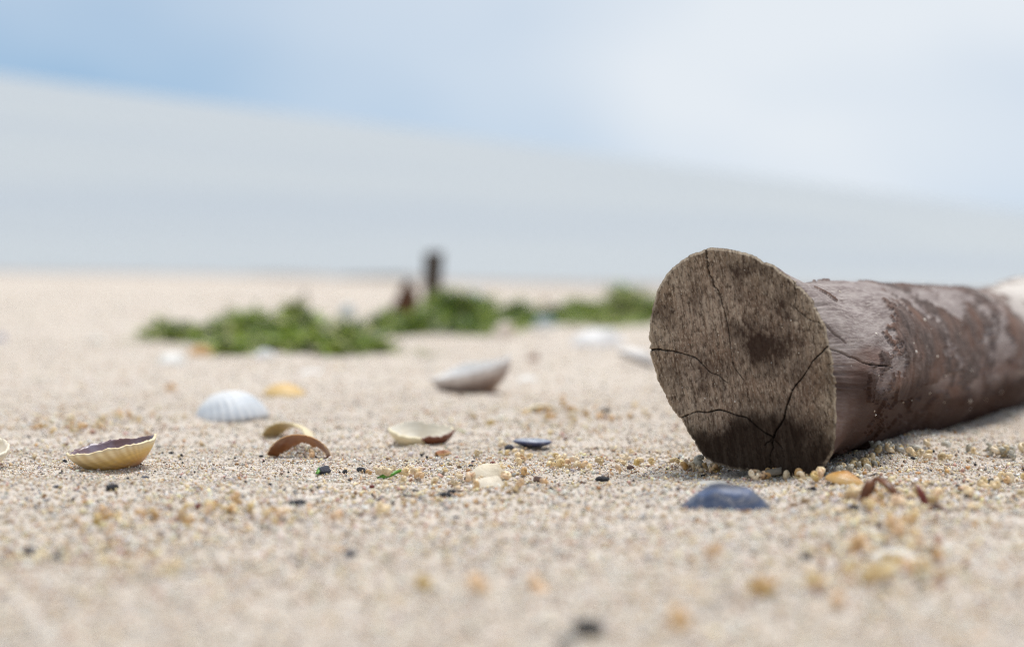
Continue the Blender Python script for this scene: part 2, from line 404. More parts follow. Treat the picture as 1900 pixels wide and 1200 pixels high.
for k, (line, w0, w1) in enumerate([([(1524, 600), (1545, 616), (1569, 632)], 0.0006, 0.00025), ([(1540, 645), (1570, 654), (1600, 663), (1655, 668)], 0.0005, 0.0002)]):
    L = np.array([side_px(*p) for p in line]); L[:, 1] *= 0.04; L[0, 0] = 0
    d, t = poly_dist(flat, wiggle(L, 0.0004, 61 + k)); w = w0 + (w1 - w0) * t
    split = np.maximum(split, np.clip(1.35 - d / w, 0, 1).reshape(rr.shape))
rr -= split * 0.003
sink = 0.0055 * sstep(0.02, 0.25, tt); bend = 0.014 * sstep(0.15, 0.45, tt) + 0.05 * np.maximum(0, tt - 0.45) ** 2
cz = CZ + (r1 - sink - CZ) * (1 - blend)                                             # centre height
rimoff = np.zeros_like(tt)
sideverts = BASE[None, None] + (shift + TT + 0.0010)[..., None] * AX + (rr * np.cos(TH) + bend[:, None])[..., None] * SD + (cz[:, None] + rr * np.sin(TH))[..., None] * UPV
# close the far end
endc = BASE + (shift + tt[-1] + 0.001) * AX + bend[-1] * SD + cz[-1] * UPV
tv = np.concatenate([sideverts.reshape(-1, 3), [endc]]) - BASE
j0 = (np.arange(NT - 1)[:, None] * NA + np.arange(NA)[None]); j1 = (np.arange(NT - 1)[:, None] * NA + (np.arange(NA)[None] + 1) % NA)
tq = np.stack([j0, j1, j1 + NA, j0 + NA], -1).reshape(-1, 4)
e0 = (NT - 1) * NA
tf = np.concatenate([tq[:, [0, 1, 2]], tq[:, [0, 2, 3]], np.stack([e0 + np.arange(NA), e0 + (np.arange(NA) + 1) % NA, np.full(NA, NT * NA)], -1)])[:, ::-1]
trunk_me = mesh_np('trunk', tv, tf, True)
def padv(a): return np.concatenate([a.ravel(), [0]])
attr(trunk_me, 'bark', padv(bark)); attr(trunk_me, 'crack', padv(split)); attr(trunk_me, 'along', padv(TT))
under_shade = sstep(0.006, -0.010, (sideverts[..., 2] - BASE[2]) - 0.027 - 0.030 * (fbm(pn * np.array([40, 40, 14]), 3, 81) - .5) * 2)  # shade on the log's underside, painted into the colour by height
attr(trunk_me, 'low_dark', padv(under_shade)); attr(trunk_me, 'uvw', np.concatenate([pn.reshape(-1, 3), [[0, 0, 1.15]]]), 'FLOAT_VECTOR')
for m_ in (face_me, trunk_me):
    # outward normals
    pass
mt = Mat('weathered_trunk', 0.8, 0.12)
uv = mt.attr('uvw', 'Vector')
fib = mt.noise(mt.scale(uv, (950, 950, 150)), 1.0, 4, 0.6)
fib2 = mt.noise(mt.scale(uv, (210, 210, 38)), 1.0, 4, 0.6)
wood = mt.ramp(fib2, [(0.25, (0.120, 0.086, 0.078)), (0.5, (0.225, 0.182, 0.172)), (0.75, (0.37, 0.322, 0.300))])
wood = mt.mix(mt.ramp(fib, [(0.40, 0.0), (0.72, 0.6)]), wood, (0.47, 0.415, 0.38))
red = mt.ramp(mt.noise(mt.scale(uv, (60, 60, 20)), 1.0, 3), [(0.48, 0.0), (0.70, 0.6)])
sc_ = mt.node('ShaderNodeSeparateXYZ'); mt.put(uv, sc_.inputs[0])
red = mt.math('ADD', red, mt.math('MULTIPLY', mt.math('SUBTRACT', 0.012, sc_.outputs[1]), 18.0)); red.node.use_clamp = True
wood = mt.mix(red, wood, (0.150, 0.078, 0.056))
barkc = mt.ramp(mt.noise(uv, 190, 5, 0.65), [(0.3, (0.042, 0.028, 0.024)), (0.52, (0.110, 0.080, 0.070)), (0.75, (0.21, 0.162, 0.142))])
barkc = mt.mix(mt.ramp(mt.noise(uv, 32, 4), [(0.46, 0.0), (0.66, 0.7)]), barkc, (0.185, 0.098, 0.066))
c_ = mt.mix(mt.attr('bark'), wood, barkc)
pale = mt.math('MULTIPLY', mt.ramp(mt.attr('along'), [(0.33, 0.0), (0.46, 0.95)]), mt.ramp(mt.attr('bark'), [(0.3, 1.0), (0.6, 0.35)]))
c_ = mt.mix(pale, c_, (0.60, 0.55, 0.50))
c_ = mt.mix(mt.math('MULTIPLY', mt.attr('low_dark'), 0.9), c_, (0.038, 0.017, 0.011))  # painted underside shade, near-black red brown
c_ = mt.mix(mt.math('MULTIPLY', mt.attr('crack'), 0.85), c_, (0.02, 0.012, 0.01))
mt.color(c_); mt.bump(fib, 0.0006, 0.8)
log = link('driftwood_log', None, local=Matrix.Translation(BASE), label='thick weathered driftwood log with cracked sawn end lying on the sand', cat='log')
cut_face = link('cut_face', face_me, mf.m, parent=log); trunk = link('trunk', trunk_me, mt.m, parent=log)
cut_face['label'] = 'brown sawn end with dark stains and radial cracks'

# ------------------------------------------------------------------ loose grains (uncountable): octahedral chips, one mesh
PAL = np.array([(0.80, 0.76, 0.70), (0.64, 0.55, 0.445), (0.55, 0.40, 0.24), (0.50, 0.26, 0.09), (0.40, 0.38, 0.37), (0.20, 0.12, 0.07), (0.025, 0.022, 0.025), (0.50, 0.30, 0.24), (0.80, 0.65, 0.40)])
def chips(u, v, size, probs, flat=0.75, sink=0.15, seed=1):
    rng = np.random.default_rng(seed); n = len(u)
    oc = np.array([(1, 0, 0), (-1, 0, 0), (0, 1, 0), (0, -1, 0), (0, 0, 1), (0, 0, -1)], float)
    fc = np.array([(0, 2, 4), (2, 1, 4), (1, 3, 4), (3, 0, 4), (2, 0, 5), (1, 2, 5), (3, 1, 5), (0, 3, 5)])
    vt = oc[None] * rng.uniform(0.55, 1.15, (n, 6, 1)) + rng.uniform(-.25, .25, (n, 6, 3))
    vt = vt * (size[:, None] * rng.uniform(0.6, 1.15, (n, 3)) * np.array([1, 1, flat]))[:, None] * 0.5
    qn = rng.normal(size=(n, 4)) * np.array([1.0, 0.45, 0.45, 1.0]); qn /= np.linalg.norm(qn, axis=1)[:, None]
    w, x, y, z = qn.T
    Rm = np.stack([np.stack([1 - 2 * (y * y + z * z), 2 * (x * y - z * w), 2 * (x * z + y * w)], -1), np.stack([2 * (x * y + z * w), 1 - 2 * (x * x + z * z), 2 * (y * z - x * w)], -1), np.stack([2 * (x * z - y * w), 2 * (y * z + x * w), 1 - 2 * (x * x + y * y)], -1)], 1)
    vt = np.einsum('nij,nkj->nki', Rm, vt)
    cen = np.stack([u, v, hs(u, v) + size * sink], -1)
    vt = (vt + cen[:, None]).reshape(-1, 3)
    f = (fc[None] + (np.arange(n) * 6)[:, None, None]).reshape(-1, 3)
    probs = np.array(probs, float); probs /= probs.sum()
    col = PAL[rng.choice(len(PAL), n, p=probs)] * rng.uniform(0.75, 1.2, (n, 1)) * rng.uniform(0.94, 1.06, (n, 3))
    return vt, f, np.repeat(np.clip(col, 0, 0.88), 6, axis=0)
def zone(n, v0, v1, rng, pw=0.0):
    v = v0 + (v1 - v0) * rng.random(n); u = (rng.random(n) * 2 - 1) * (0.262 * v + 0.02); return u, v
mg = Mat('sand_grain', 0.6, 0.4); mg.color(mg.attr('col', 'Color'))
PS = (32, 30, 12, 4.5, 10, 4.5, 3.2, 5, 9)
rng = np.random.default_rng(5)
parts = []
PD = (26, 20, 14, 10, 8, 8, 8, 8, 16)
for (n, v0, v1, s0, s1) in ((62000, 0.765, 0.97, 0.0006, 0.0015), (30000, 0.765, 0.97, 0.0004, 0.0009), (40000, 0.425, 0.765, 0.0010, 0.0022), (34000, 0.97, 1.35, 0.0009, 0.0021), (16000, 1.35, 2.4, 0.0016, 0.0034), (7000, 2.4, 6.0, 0.003, 0.008)):
    u, v = zone(n, v0, v1, rng); s = s0 + (s1 - s0) * rng.random(n) ** 2
    parts.append((u, v, s, PS, .75, .15))
pm = gp(556, 846); u = pm.x + rng.normal(size=1500) * 0.0062; v = pm.y + 0.004 + rng.normal(size=1500) * 0.0032
MOUND = (len(parts), 0.0042 * np.exp(-((u - pm.x) / 0.0085) ** 2 - ((v - pm.y - 0.004) / 0.005) ** 2) * rng.random(1500) ** 0.5)
parts.append((u, v, 0.0006 + 0.0008 * rng.random(1500), PS, .75, .15))
u, v = zone(5200, 0.60, 1.15, rng); parts.append((u, v, 0.0014 + 0.0014 * rng.random(5200) ** 2, PD, .6, .2))
# coarser shell grit in drifts
def drift(n, px0, py0, px1, py1, spread, s0, s1, probs):
    t = rng.random(n); px = px0 + (px1 - px0) * t + rng.normal(size=n) * spread; py = py0 + (py1 - py0) * t + rng.normal(size=n) * spread * 0.35
    x, y = (px - 950) / FPX, (600 - py) / FPX
    rz = y * cp - sp; k = -CAM_H / np.minimum(rz, -0.008)
    return x * k, (cp + y * sp) * k, s0 + (s1 - s0) * rng.random(n) ** 1.5
PY = (16, 18, 16, 7, 3, 4, 2, 5, 40)
for (n, a, b, c, d, sp_, s0, s1) in ((260, 1400, 880, 1900, 860, 70, .0014, .003), (420, 1560, 925, 1850, 940, 60, .002, .004), (300, 1560, 960, 1700, 1090, 60, .002, .0045), (300, 700, 870, 1150, 880, 70, .0014, .003),
        (220, 620, 910, 880, 925, 70, .0018, .0035), (220, 100, 960, 560, 960, 90, .0018, .004), (200, 20, 1000, 330, 1060, 60, .002, .004), (180, 60, 790, 260, 780, 50, .0018, .004),
        (160, 760, 735, 1180, 780, 90, .002, .0045), (220, 1200, 855, 1500, 885, 50, .0014, .003), (260, 100, 900, 1800, 1000, 260, .0015, .003), (160, 0, 700, 1200, 720, 240, .002, .005), (120, 1350, 1100, 1700, 1080, 110, .002, .004)):
    u, v, s = drift(int(n * 1.7), a, b, c, d, sp_, s0, s1, PY)
    parts.append((u, v, s, PY, .55, .2))
vs_, fs_, cs_, off = [], [], [], 0
for k, (u, v, s, pr, fl, sk) in enumerate(parts):
    # keep clear of the log's footprint
    rel = np.stack([u - BASE[0], v - BASE[1]], -1); al = rel @ AX[:2] - shift; ac = rel @ SD[:2]
    ok = ~((al > 0.004) & (al < 1.2) & (np.abs(ac) < 0.014)) & (v < 7) & (v > 0.41)
    a, b, c = chips(u[ok], v[ok], s[ok], pr, fl, sk, 100 + k)
    if k == MOUND[0]: a[:, 2] += np.repeat(MOUND[1][ok], 6)
    vs_.append(a); fs_.append(b + off); cs_.append(c); off += len(a)
gm = mesh_np('sand_grains', np.concatenate(vs_), np.concatenate(fs_)); attr(gm, 'col', np.concatenate(cs_), 'FLOAT_COLOR')
link('sand_grains', gm, mg.m, label='loose coarse grains of pale beige sand and shell grit', cat='sand', kind='stuff')

#OBJECTS#
# ------------------------------------------------------------------ shells
def shell_mat(name, bands, inner, ribcol=None, rough=0.45, noise_amt=0.25, patch=None):
    """outer and inner material of a valve; bands: colours from the beak (0) to the margin (1)"""
    m = Mat(name, rough, 0.4)
    s = m.attr('grow'); nz = m.noise(m.coord(), 160, 4)
    f = m.math('ADD', s, m.math('MULTIPLY', m.math('SUBTRACT', nz, 0.5), noise_amt))
    c = m.ramp(f, bands)
    if ribcol: c = m.mix(m.math('MULTIPLY', m.attr('rib'), 0.55), c, ribcol)
    lines = m.noise(m.scale(m.attr('gvec', 'Vector'), (46, 0.6, 1)), 1.0, 2)
    c = m.mix(m.ramp(lines, [(0.45, 0.0), (0.7, 0.28)]), c, m.mix(1.0, c, (0.55, 0.42, 0.30), 'MULTIPLY'))
    c = m.mix(m.ramp(m.noise(m.coord(), 420, 3), [(0.5, 0.0), (0.75, 0.25)]), c, (0.62, 0.56, 0.48))
    if patch:
        a0, a1, pc = patch
        t = m.attr('turn'); e = m.math('MULTIPLY', m.math('SUBTRACT', m.noise(m.coord(), 260, 3), 0.5), 0.12)
        tn = m.math('ADD', t, e)
        k = m.math('MULTIPLY', m.math('GREATER_THAN', tn, a0), m.math('LESS_THAN', tn, a1))
        c = m.mix(k, c, m.mix(m.noise(m.coord(), 300, 4), pc, (0.20, 0.07, 0.03)))
    m.color(c); m.bump(lines, 0.0003, 0.7)
    i = Mat(name + '_inside', 0.32, 0.45)
    i.color(i.mix(i.ramp(i.noise(i.coord(), 110, 4), [(0.35, 0.0), (0.7, 1.0)]), inner[0], inner[1]))
    return m.m, i.m

def valve(L, Wd, H, ribs=24, rib=0.012, keep=None, beak=0.62, thick=0.0011, seed=1, nth=192, ns=40, jag=0.0, p=2.0, cap=None, knob=0.30, prof=None):
    """one bivalve shell half, domed upwards: L across, Wd from hinge to margin, H tall; beak towards -y"""
    th = np.linspace(0, 2 * math.pi, nth, endpoint=False)
    mx = np.cos(th) * L / 2; my = np.sin(th) * Wd / 2
    my = np.where(my < 0, my * (1 - 0.10 * np.cos(th) ** 2), my)
    ub = np.array([0.06 * L, -beak * Wd / 2])
    fan = np.unwrap(np.arctan2(my - ub[1], mx - ub[0]))
    front = sstep(-0.9, -0.3, my / (Wd / 2))
    crn = 0.5 + 0.5 * np.cos(fan * ribs * 1.15)
    e = 1 + front * rib * 1.2 * (crn - .5)
    if jag: e = e * (1 - jag * fbm(np.stack([th * 5, 0 * th, 0 * th], -1), 3, seed))
    s = np.linspace(0, 1, ns + 1)[1:] ** 0.85
    X = ub[0] + s[:, None] * (mx * e - ub[0])[None]; Y = ub[1] + s[:, None] * (my * e - ub[1])[None]
    rho = np.sqrt((2 * X / L) ** 2 + (2 * Y / Wd) ** 2); rho = np.clip(rho, 0, 1.03)
    z = H * np.maximum(0, 1 - rho ** p) ** 0.62
    if cap: z = H * np.tanh(z / (cap * H)) / np.tanh(1 / cap)
    if prof: z = H * np.interp(rho + 0.05 * np.sin(3 * np.arctan2(Y, X) + 1), prof[0], prof[1])
    d2 = ((X - ub[0]) / (0.16 * L)) ** 2 + ((Y - ub[1]) / (0.16 * Wd)) ** 2
    z = z + knob * H * np.exp(-d2)
    rb = crn[None] * front[None] * sstep(0.12, 0.5, s)[:, None]
    z = z + rib * L * 0.9 * (rb - 0.3 * front[None]) * np.minimum(1, s[:, None] * 1.4)
    gl = fbm(np.stack([s * 16, 0 * s, 0 * s], -1), 2, seed + 3)[:, None]
    z = z + 0.010 * L * (gl - .5) * (1 - 0 * X)
    vts = np.concatenate([[[ub[0], ub[1], H * max(0, 1 - beak ** p) ** 0.62 + knob * H]], np.stack([X, Y, z], -1).reshape(-1, 3)])
    a = np.arange(nth); b = (a + 1) % nth
    f = [(0, int(1 + i), int(1 + j)) for i, j in zip(a, b)]
    for k in range(ns - 1):
        o = 1 + k * nth; f += [(int(o + i), int(o + nth + i), int(o + nth + j), int(o + j)) for i, j in zip(a, b)]
    if keep is not None:
        ok = keep(vts[:, 0] / (L / 2), vts[:, 1] / (Wd / 2), fbm(vts * 260, 3, seed + 8) - .5)
        f = [q for q in f if all(ok[i] for i in q)]
    used = sorted({i for q in f for i in q}); mp_ = {i: k for k, i in enumerate(used)}
    me = bpy.data.meshes.new('shell'); me.from_pydata(vts[used].tolist(), [], [tuple(mp_[i] for i in q) for q in f])
    me.polygons.foreach_set('use_smooth', np.ones(len(me.polygons), dtype=bool)); me.update()
    sg = np.concatenate([[0], np.repeat(s, nth)])[used]; rbv = np.concatenate([[0], (1 - rb).ravel() * np.repeat(s, nth) * np.tile(front, ns)])[used]
    attr(me, 'grow', sg); attr(me, 'rib', rbv); attr(me, 'turn', np.concatenate([[0.5], np.tile(th / (2 * math.pi), ns)])[used])
    attr(me, 'gvec', np.stack([sg, np.concatenate([[0], np.tile(th, ns)])[used], 0 * sg], -1), 'FLOAT_VECTOR')
    return me, thick

def put_shell(name, spec, mats, px, py, rot, dz, label, cat='shell', group=None, v=None):
    me, thick = spec
    me.materials.append(mats[0]); me.materials.append(mats[1])
    p = gp(px, py) if v is None else at(px, py, v)
    o = link(name, me, local=Matrix.Translation(p + Vector((0, 0, dz))) @ Euler([R_(a) for a in rot[2:]] + [0], 'XYZ').to_matrix().to_4x4() @ Matrix.Rotation(R_(rot[1]), 4, 'Z') @ (Matrix.Rotation(math.pi, 4, 'X') if rot[0] else Matrix.Identity(4)), label=label, cat=cat, group=group)
    sm = o.modifiers.new('thickness', 'SOLIDIFY'); sm.thickness = thick; sm.offset = -1; sm.material_offset = 1; sm.material_offset_rim = 0
    return o

YEL = [(0.0, (0.40, 0.22, 0.16)), (0.25, (0.56, 0.30, 0.14)), (0.5, (0.70, 0.42, 0.11)), (0.8, (0.80, 0.57, 0.20)), (1.0, (0.85, 0.73, 0.48))]
WHT = [(0.0, (0.70, 0.70, 0.70)), (0.5, (0.78, 0.78, 0.77)), (0.8, (0.60, 0.64, 0.68)), (1.0, (0.72, 0.73, 0.74))]
CRM = [(0.0, (0.72, 0.54, 0.28)), (0.5, (0.80, 0.66, 0.38)), (1.0, (0.84, 0.74, 0.50))]
put_shell('cockle_shell', valve(0.030, 0.0365, 0.0122, 30, 0.006, seed=2, knob=0.12, beak=0.5, p=1.7, jag=0.035), shell_mat('yellow_cockle', YEL, ((0.16, 0.085, 0.080), (0.27, 0.24, 0.30)), (0.55, 0.36, 0.14)), 206, 868, (1, -74, 4, -11), 0.0100,
          'yellow ribbed cockle shell lying open upwards with purple brown inside')
put_shell('cockle_shell', valve(0.0425, 0.038, 0.0158, 32, 0.010, seed=3, knob=0.1), shell_mat('white_cockle', WHT, ((0.7, 0.7, 0.68), (0.6, 0.58, 0.55)), (0.30, 0.36, 0.43)), 430, 776, (0, -128, 0, -4), -0.0012,
          'white cockle shell with blue grey ribs lying domed side up')
put_shell('shell_fragment', valve(0.030, 0.030, 0.0072, 24, 0.006, keep=lambda x, y, n: (y + 0.25 * n > -0.05) & (y + 0.2 * n < 0.62), seed=4, thick=0.0007, knob=0), shell_mat('cream_fragment', CRM, ((0.62, 0.45, 0.20), (0.70, 0.56, 0.30))), 527, 818, (0, -38, -5, 3), 0.0006,
          'cream arched shell fragment just behind the brown arched fragment')
put_shell('shell_fragment', valve(0.0285, 0.028, 0.0098, 20, 0.006, keep=lambda x, y, n: (y + 0.55 * n > -0.02) & (y + 0.5 * n < 0.66), seed=5, thick=0.0006, knob=0), shell_mat('brown_fragment', [(0, (0.55, 0.27, 0.11)), (0.5, (0.62, 0.36, 0.17)), (1, (0.72, 0.55, 0.36))], ((0.26, 0.085, 0.025), (0.48, 0.21, 0.07))), 555, 850, (0, -5, -9, 5), 0.0004,
          'reddish brown arched shell fragment bridging the sand, hollow side towards the viewer')
put_shell('cockle_shell', valve(0.0315, 0.030, 0.0112, 24, 0.007, seed=6, jag=0.045), shell_mat('cream_cockle', CRM, ((0.80, 0.76, 0.66), (0.74, 0.66, 0.52)), patch=(-0.1, 0.26, (0.10, 0.03, 0.015))), 782, 822, (1, 8, 12, 2), 0.0082,
          'cream cockle shell lying open with dark brown broken patch on its side')
put_shell('cockle_shell', valve(0.054, 0.040, 0.0205, 26, 0.006, seed=7, beak=0.7, knob=0.1), shell_mat('grey_clam', [(0, (0.52, 0.26, 0.10)), (0.66, (0.55, 0.30, 0.13)), (0.78, (0.24, 0.165, 0.13)), (0.93, (0.30, 0.225, 0.19)), (1, (0.75, 0.70, 0.66))], ((0.86, 0.85, 0.83), (0.84, 0.82, 0.79)), noise_amt=0.12), 872, 728, (1, 8, 8, -14), 0.0155,
          'large tilted clam shell with white inside and grey brown outside')
put_shell('shell_fragment', valve(0.029, 0.026, 0.0085, 22, 0.008, keep=lambda x, y, n: y + 0.3 * n > -0.25, seed=8), shell_mat('ochre_fragment', [(0, (0.55, 0.30, 0.08)), (0.6, (0.66, 0.42, 0.13)), (1, (0.72, 0.52, 0.24))], ((0.45, 0.24, 0.10), (0.52, 0.33, 0.16))), 530, 728, (0, 175, 0, 8), -0.0004,
          'small ochre yellow domed shell fragment behind the white cockle')
put_shell('clam_shell', valve(0.036, 0.024, 0.0085, 20, 0.003, seed=9), shell_mat('white_clam', [(0, (0.70, 0.66, 0.62)), (1, (0.82, 0.80, 0.78))], ((0.17, 0.105, 0.07), (0.25, 0.17, 0.12))), 1182, 682, (0, 24, -8, 20), 0.0056,
          'white clam shell with brown underside tipped up beside the log')
put_shell('clam_shell', valve(0.062, 0.045, 0.018, 20, 0.004, seed=10), shell_mat('pale_clam', [(0, (0.74, 0.72, 0.70)), (1, (0.82, 0.81, 0.80))], ((0.7, 0.68, 0.66), (0.75, 0.73, 0.7))), 1112, 641, (0, 30, 3, 4), -0.002,
          'large blurred white shell on the sand before the green weed, left of the log')
put_shell('cockle_shell', valve(0.030, 0.027, 0.0105, 22, 0.009, seed=11), shell_mat('edge_cockle', [(0, (0.6, 0.42, 0.22)), (1, (0.80, 0.72, 0.56))], ((0.82, 0.76, 0.66), (0.78, 0.66, 0.48))), -49, 872, (1, 60, 15, 8), 0.0098,
          'pale cream shell half cut off by the left edge of the picture')
put_shell('shell_fragment', valve(0.018, 0.014, 0.0030, 16, 0.004, keep=lambda x, y, n: y + 0.3 * n > -0.3, seed=12), shell_mat('flat_fragment', CRM, ((0.78, 0.66, 0.5), (0.7, 0.5, 0.3))), 1006, 764, (0, 15, 2, 2), 0.0006,
          'thin flat cream shell fragment between the clam and the log')
put_shell('mussel_shell', valve(0.0322, 0.024, 0.0092, 10, 0.0, seed=13, keep=lambda x, y, n: y + 0.12 * n > -0.72, jag=0.12, knob=0.0, beak=0.3, prof=([0, .30, .45, .62, .85, 1.03], [1.0, .98, .90, .68, .30, 0])), shell_mat('blue_mussel', [(0, (0.022, 0.030, 0.055)), (0.4, (0.036, 0.050, 0.090)), (0.58, (0.09, 0.13, 0.24)), (0.7, (0.030, 0.044, 0.085)), (0.85, (0.055, 0.078, 0.14)), (1, (0.022, 0.028, 0.05))], ((0.3, 0.33, 0.4), (0.45, 0.45, 0.5)), rough=0.38, noise_amt=0.3), 1347, 944, (0, 172, 8, 2), -0.0012,
          'dark blue mussel shell lying domed side up in front of the log')
put_shell('mussel_shell', valve(0.0175, 0.017, 0.0026, 8, 0.0, seed=14, knob=0.0), shell_mat('flat_mussel', [(0, (0.03, 0.04, 0.09)), (1, (0.045, 0.055, 0.12))], ((0.18, 0.20, 0.25), (0.50, 0.53, 0.58)), rough=0.35), 988, 837, (1, 10, 1.5, 2), 0.0026,
          'flat mussel shell chip with white face and dark blue edge')
put_shell('shell_fragment', valve(0.0150, 0.016, 0.0062, 14, 0.001, seed=15), shell_mat('ivory', [(0, (0.74, 0.63, 0.45)), (1, (0.80, 0.71, 0.55))], ((0.7, 0.6, 0.45), (0.7, 0.6, 0.45))), 906, 884, (0, 30, 0, 3), -0.0008,
          'smooth ivory shell bump among the snails, farther of the two')
put_shell('shell_fragment', valve(0.0115, 0.013, 0.0048, 14, 0.001, seed=16), shell_mat('ivory_small', [(0, (0.74, 0.64, 0.48)), (1, (0.82, 0.74, 0.6))], ((0.7, 0.6, 0.45), (0.7, 0.6, 0.45))), 906, 905, (0, 70, 0, -3), -0.0006,
          'smooth ivory shell bump among the snails, nearer of the two')
put_shell('shell_fragment', valve(0.0140, 0.015, 0.0032, 14, 0.004, seed=17, jag=0.15), shell_mat('chalk', [(0, (0.40, 0.40, 0.38)), (1, (0.55, 0.53, 0.49))], ((0.7, 0.7, 0.7), (0.7, 0.7, 0.7))), 1322, 900, (0, 50, -3, 5), -0.0014,
          'chalky white shell lump between the blue mussel and the log')
put_shell('shell_fragment', valve(0.0155, 0.010, 0.0042, 14, 0.002, keep=lambda x, y, n: y + 0.3 * n > -0.5, seed=18), shell_mat('amber', [(0, (0.42, 0.18, 0.04)), (0.6, (0.52, 0.26, 0.06)), (1, (0.66, 0.42, 0.16))], ((0.6, 0.35, 0.12), (0.5, 0.25, 0.08)), rough=0.3), 1568, 899, (0, 160, 6, 12), 0.0010,
          'glossy amber orange shell fragment at the lower corner of the log')
put_shell('shell_fragment', valve(0.0090, 0.007, 0.0022, 12, 0.002, keep=lambda x, y, n: x + 0.3 * n > -0.6, seed=19), shell_mat('brown_flake', [(0, (0.30, 0.10, 0.03)), (0.6, (0.38, 0.15, 0.05)), (1, (0.55, 0.33, 0.12))], ((0.4, 0.2, 0.1), (0.4, 0.2, 0.1))), 820, 846, (0, 20, 5, -6), 0.0004,
          'small glossy brown shell flake below the cream cockle')
# blurred pale shells farther back, on and around the weed
for (px, py, L, H, c, rot, lab) in (
    (645, 627, 0.022, 0.014, (0.78, 0.79, 0.78), (25, 6, 40), 'round white shell caught at the right end of the long green weed'),
    (492, 666, 0.021, 0.010, (0.80, 0.80, 0.78), (15, 6, 10), 'small white shell at the front edge of the long green weed'),
    (318, 672, 0.026, 0.010, (0.80, 0.78, 0.74), (8, 4, 70), 'white shell in front of the left tip of the green weed'),
    (372, 660, 0.022, 0.009, (0.62, 0.38, 0.16), (8, 4, 20), 'orange shell beside the left tip of the green weed'),
    (790, 612, 0.020, 0.014, (0.55, 0.58, 0.58), (30, 4, 20), 'grey shell stuck in the weed clump before the stake'),
    (880, 588, 0.030, 0.016, (0.50, 0.54, 0.55), (30, 4, 0), 'grey blue shell on the right flank of the weed clump before the stake'),
    (934, 626, 0.028, 0.020, (0.76, 0.66, 0.56), (30, 4, 60), 'cream shell standing between two clumps of weed'),
    (1010, 606, 0.030, 0.016, (0.26, 0.34, 0.36), (18, 4, 10), 'dull teal grey shell between the small weed tuft and the far weed'),
    (1008, 622, 0.026, 0.010, (0.78, 0.72, 0.64), (6, 4, 0), 'flat pale shell in front of the small weed tuft'),
    (1075, 600, 0.026, 0.012, (0.74, 0.72, 0.68), (10, 4, 0), 'pale shell at the foot of the far weed beside the log'),
    (580, 692, 0.022, 0.005, (0.80, 0.77, 0.74), (4, 2, 0), 'low white shell between the green weed and the ochre fragment'),
    (980, 697, 0.018, 0.005, (0.80, 0.78, 0.74), (4, 2, 30), 'low white shell right of the tilted clam'),
    (990, 674, 0.012, 0.007, (0.35, 0.22, 0.16), (4, 2, 30), 'small brown shell on the open sand right of the tilted clam'),
    (1010, 570, 0.030, 0.018, (0.48, 0.36, 0.26), (40, 4, 30), 'brownish shell poking up behind the weed, right of the stake'),
    (1660, 1024, 0.015, 0.003, (0.70, 0.67, 0.62), (3, 2, 10), 'blurred flat white shell in the lower right corner'),
    (180, 632, 0.020, 0.006, (0.76, 0.73, 0.66), (3, 2, 0), 'faint pale shell far left, beyond the green weed'),
    (0, 632, 0.016, 0.008, (0.40, 0.40, 0.52), (3, 2, 0), 'faint bluish shell cut by the left picture edge')):
    put_shell('seashell', valve(L, L * 0.85, H, 16, 0.008, seed=int(px), nth=64, ns=14), shell_mat('plain_shell', [(0, c), (1, tuple(min(.85, k * 1.08) for k in c))], (c, c)), px, py, (0, rot[2], rot[0], rot[1]), {645: 0.024, 790: 0.014, 880: 0.026}.get(px, -0.001), lab)

# ------------------------------------------------------------------ snail shells
def snail_mesh(turns, climb, seed, flat=1.0):
    n, k = int(turns * 12), 9; vts = []; b = 0.155
    rng2 = random.Random(seed)
    for i in range(n + 1):
        a = i / 12 * 2 * math.pi; g = math.exp(b * (a - turns * 2 * math.pi)); R = 0.52 * g; r = 0.50 * g
        z = climb * (1 - g)
        for j in range(k):
            t = j / k * 2 * math.pi
            vts.append(((R + r * math.cos(t)) * math.cos(a), (R + r * math.cos(t)) * math.sin(a), z + r * flat * math.sin(t)))
    f = [(i * k + j, i * k + (j + 1) % k, (i + 1) * k + (j + 1) % k, (i + 1) * k + j) for i in range(n) for j in range(k)]
    vts.append((0, 0, climb * 1.02)); f.append(tuple(range(k)))
    # a dark mouth set back inside the lip
    e = n * k; c = np.mean(np.array(vts[e:e + k]), 0); base = len(vts)
    a = n / 12 * 2 * math.pi; back = np.array([math.sin(a), -math.cos(a), 0]) * 0.28
    for j in range(k): vts.append(tuple(c + (np.array(vts[e + j]) - c) * 0.80)); 
    for j in range(k): vts.append(tuple(c + (np.array(vts[e + j]) - c) * 0.55 + back))
    f += [(e + j, e + (j + 1) % k, base + (j + 1) % k, base + j) for j in range(k)]
    f += [(base + j, base + (j + 1) % k, base + k + (j + 1) % k, base + k + j) for j in range(k)]
    f.append(tuple(base + k + j for j in range(k)))
    m = bpy.data.meshes.new('snail'); m.from_pydata(vts, [], f)
    m.polygons.foreach_set('use_smooth', np.ones(len(f), dtype=bool)); m.update()
    return m
def snail_mat(name, a, b, c):
    m = Mat(name, 0.35, 0.45)
    rnd = m.node('ShaderNodeObjectInfo').outputs['Random']
    col = m.ramp(m.noise(m.coord(), 2.2, 4), [(0.3, a), (0.55, b), (0.8, c)])
    hsv = m.node('ShaderNodeHueSaturation'); m.put(col, hsv.inputs['Color']); m.put(m.math('ADD', m.math('MULTIPLY', rnd, 0.5), 0.72), hsv.inputs['Value']); m.put(m.math('ADD', m.math('MULTIPLY', rnd, -0.4), 1.25), hsv.inputs['Saturation'])
    m.color(hsv.outputs[0]); m.b.inputs['Subsurface Weight'].default_value = 0.15; m.b.inputs['Subsurface Radius'].default_value = (0.3, 0.2, 0.1); m.b.inputs['Subsurface Scale'].default_value = 0.3
    return m.m
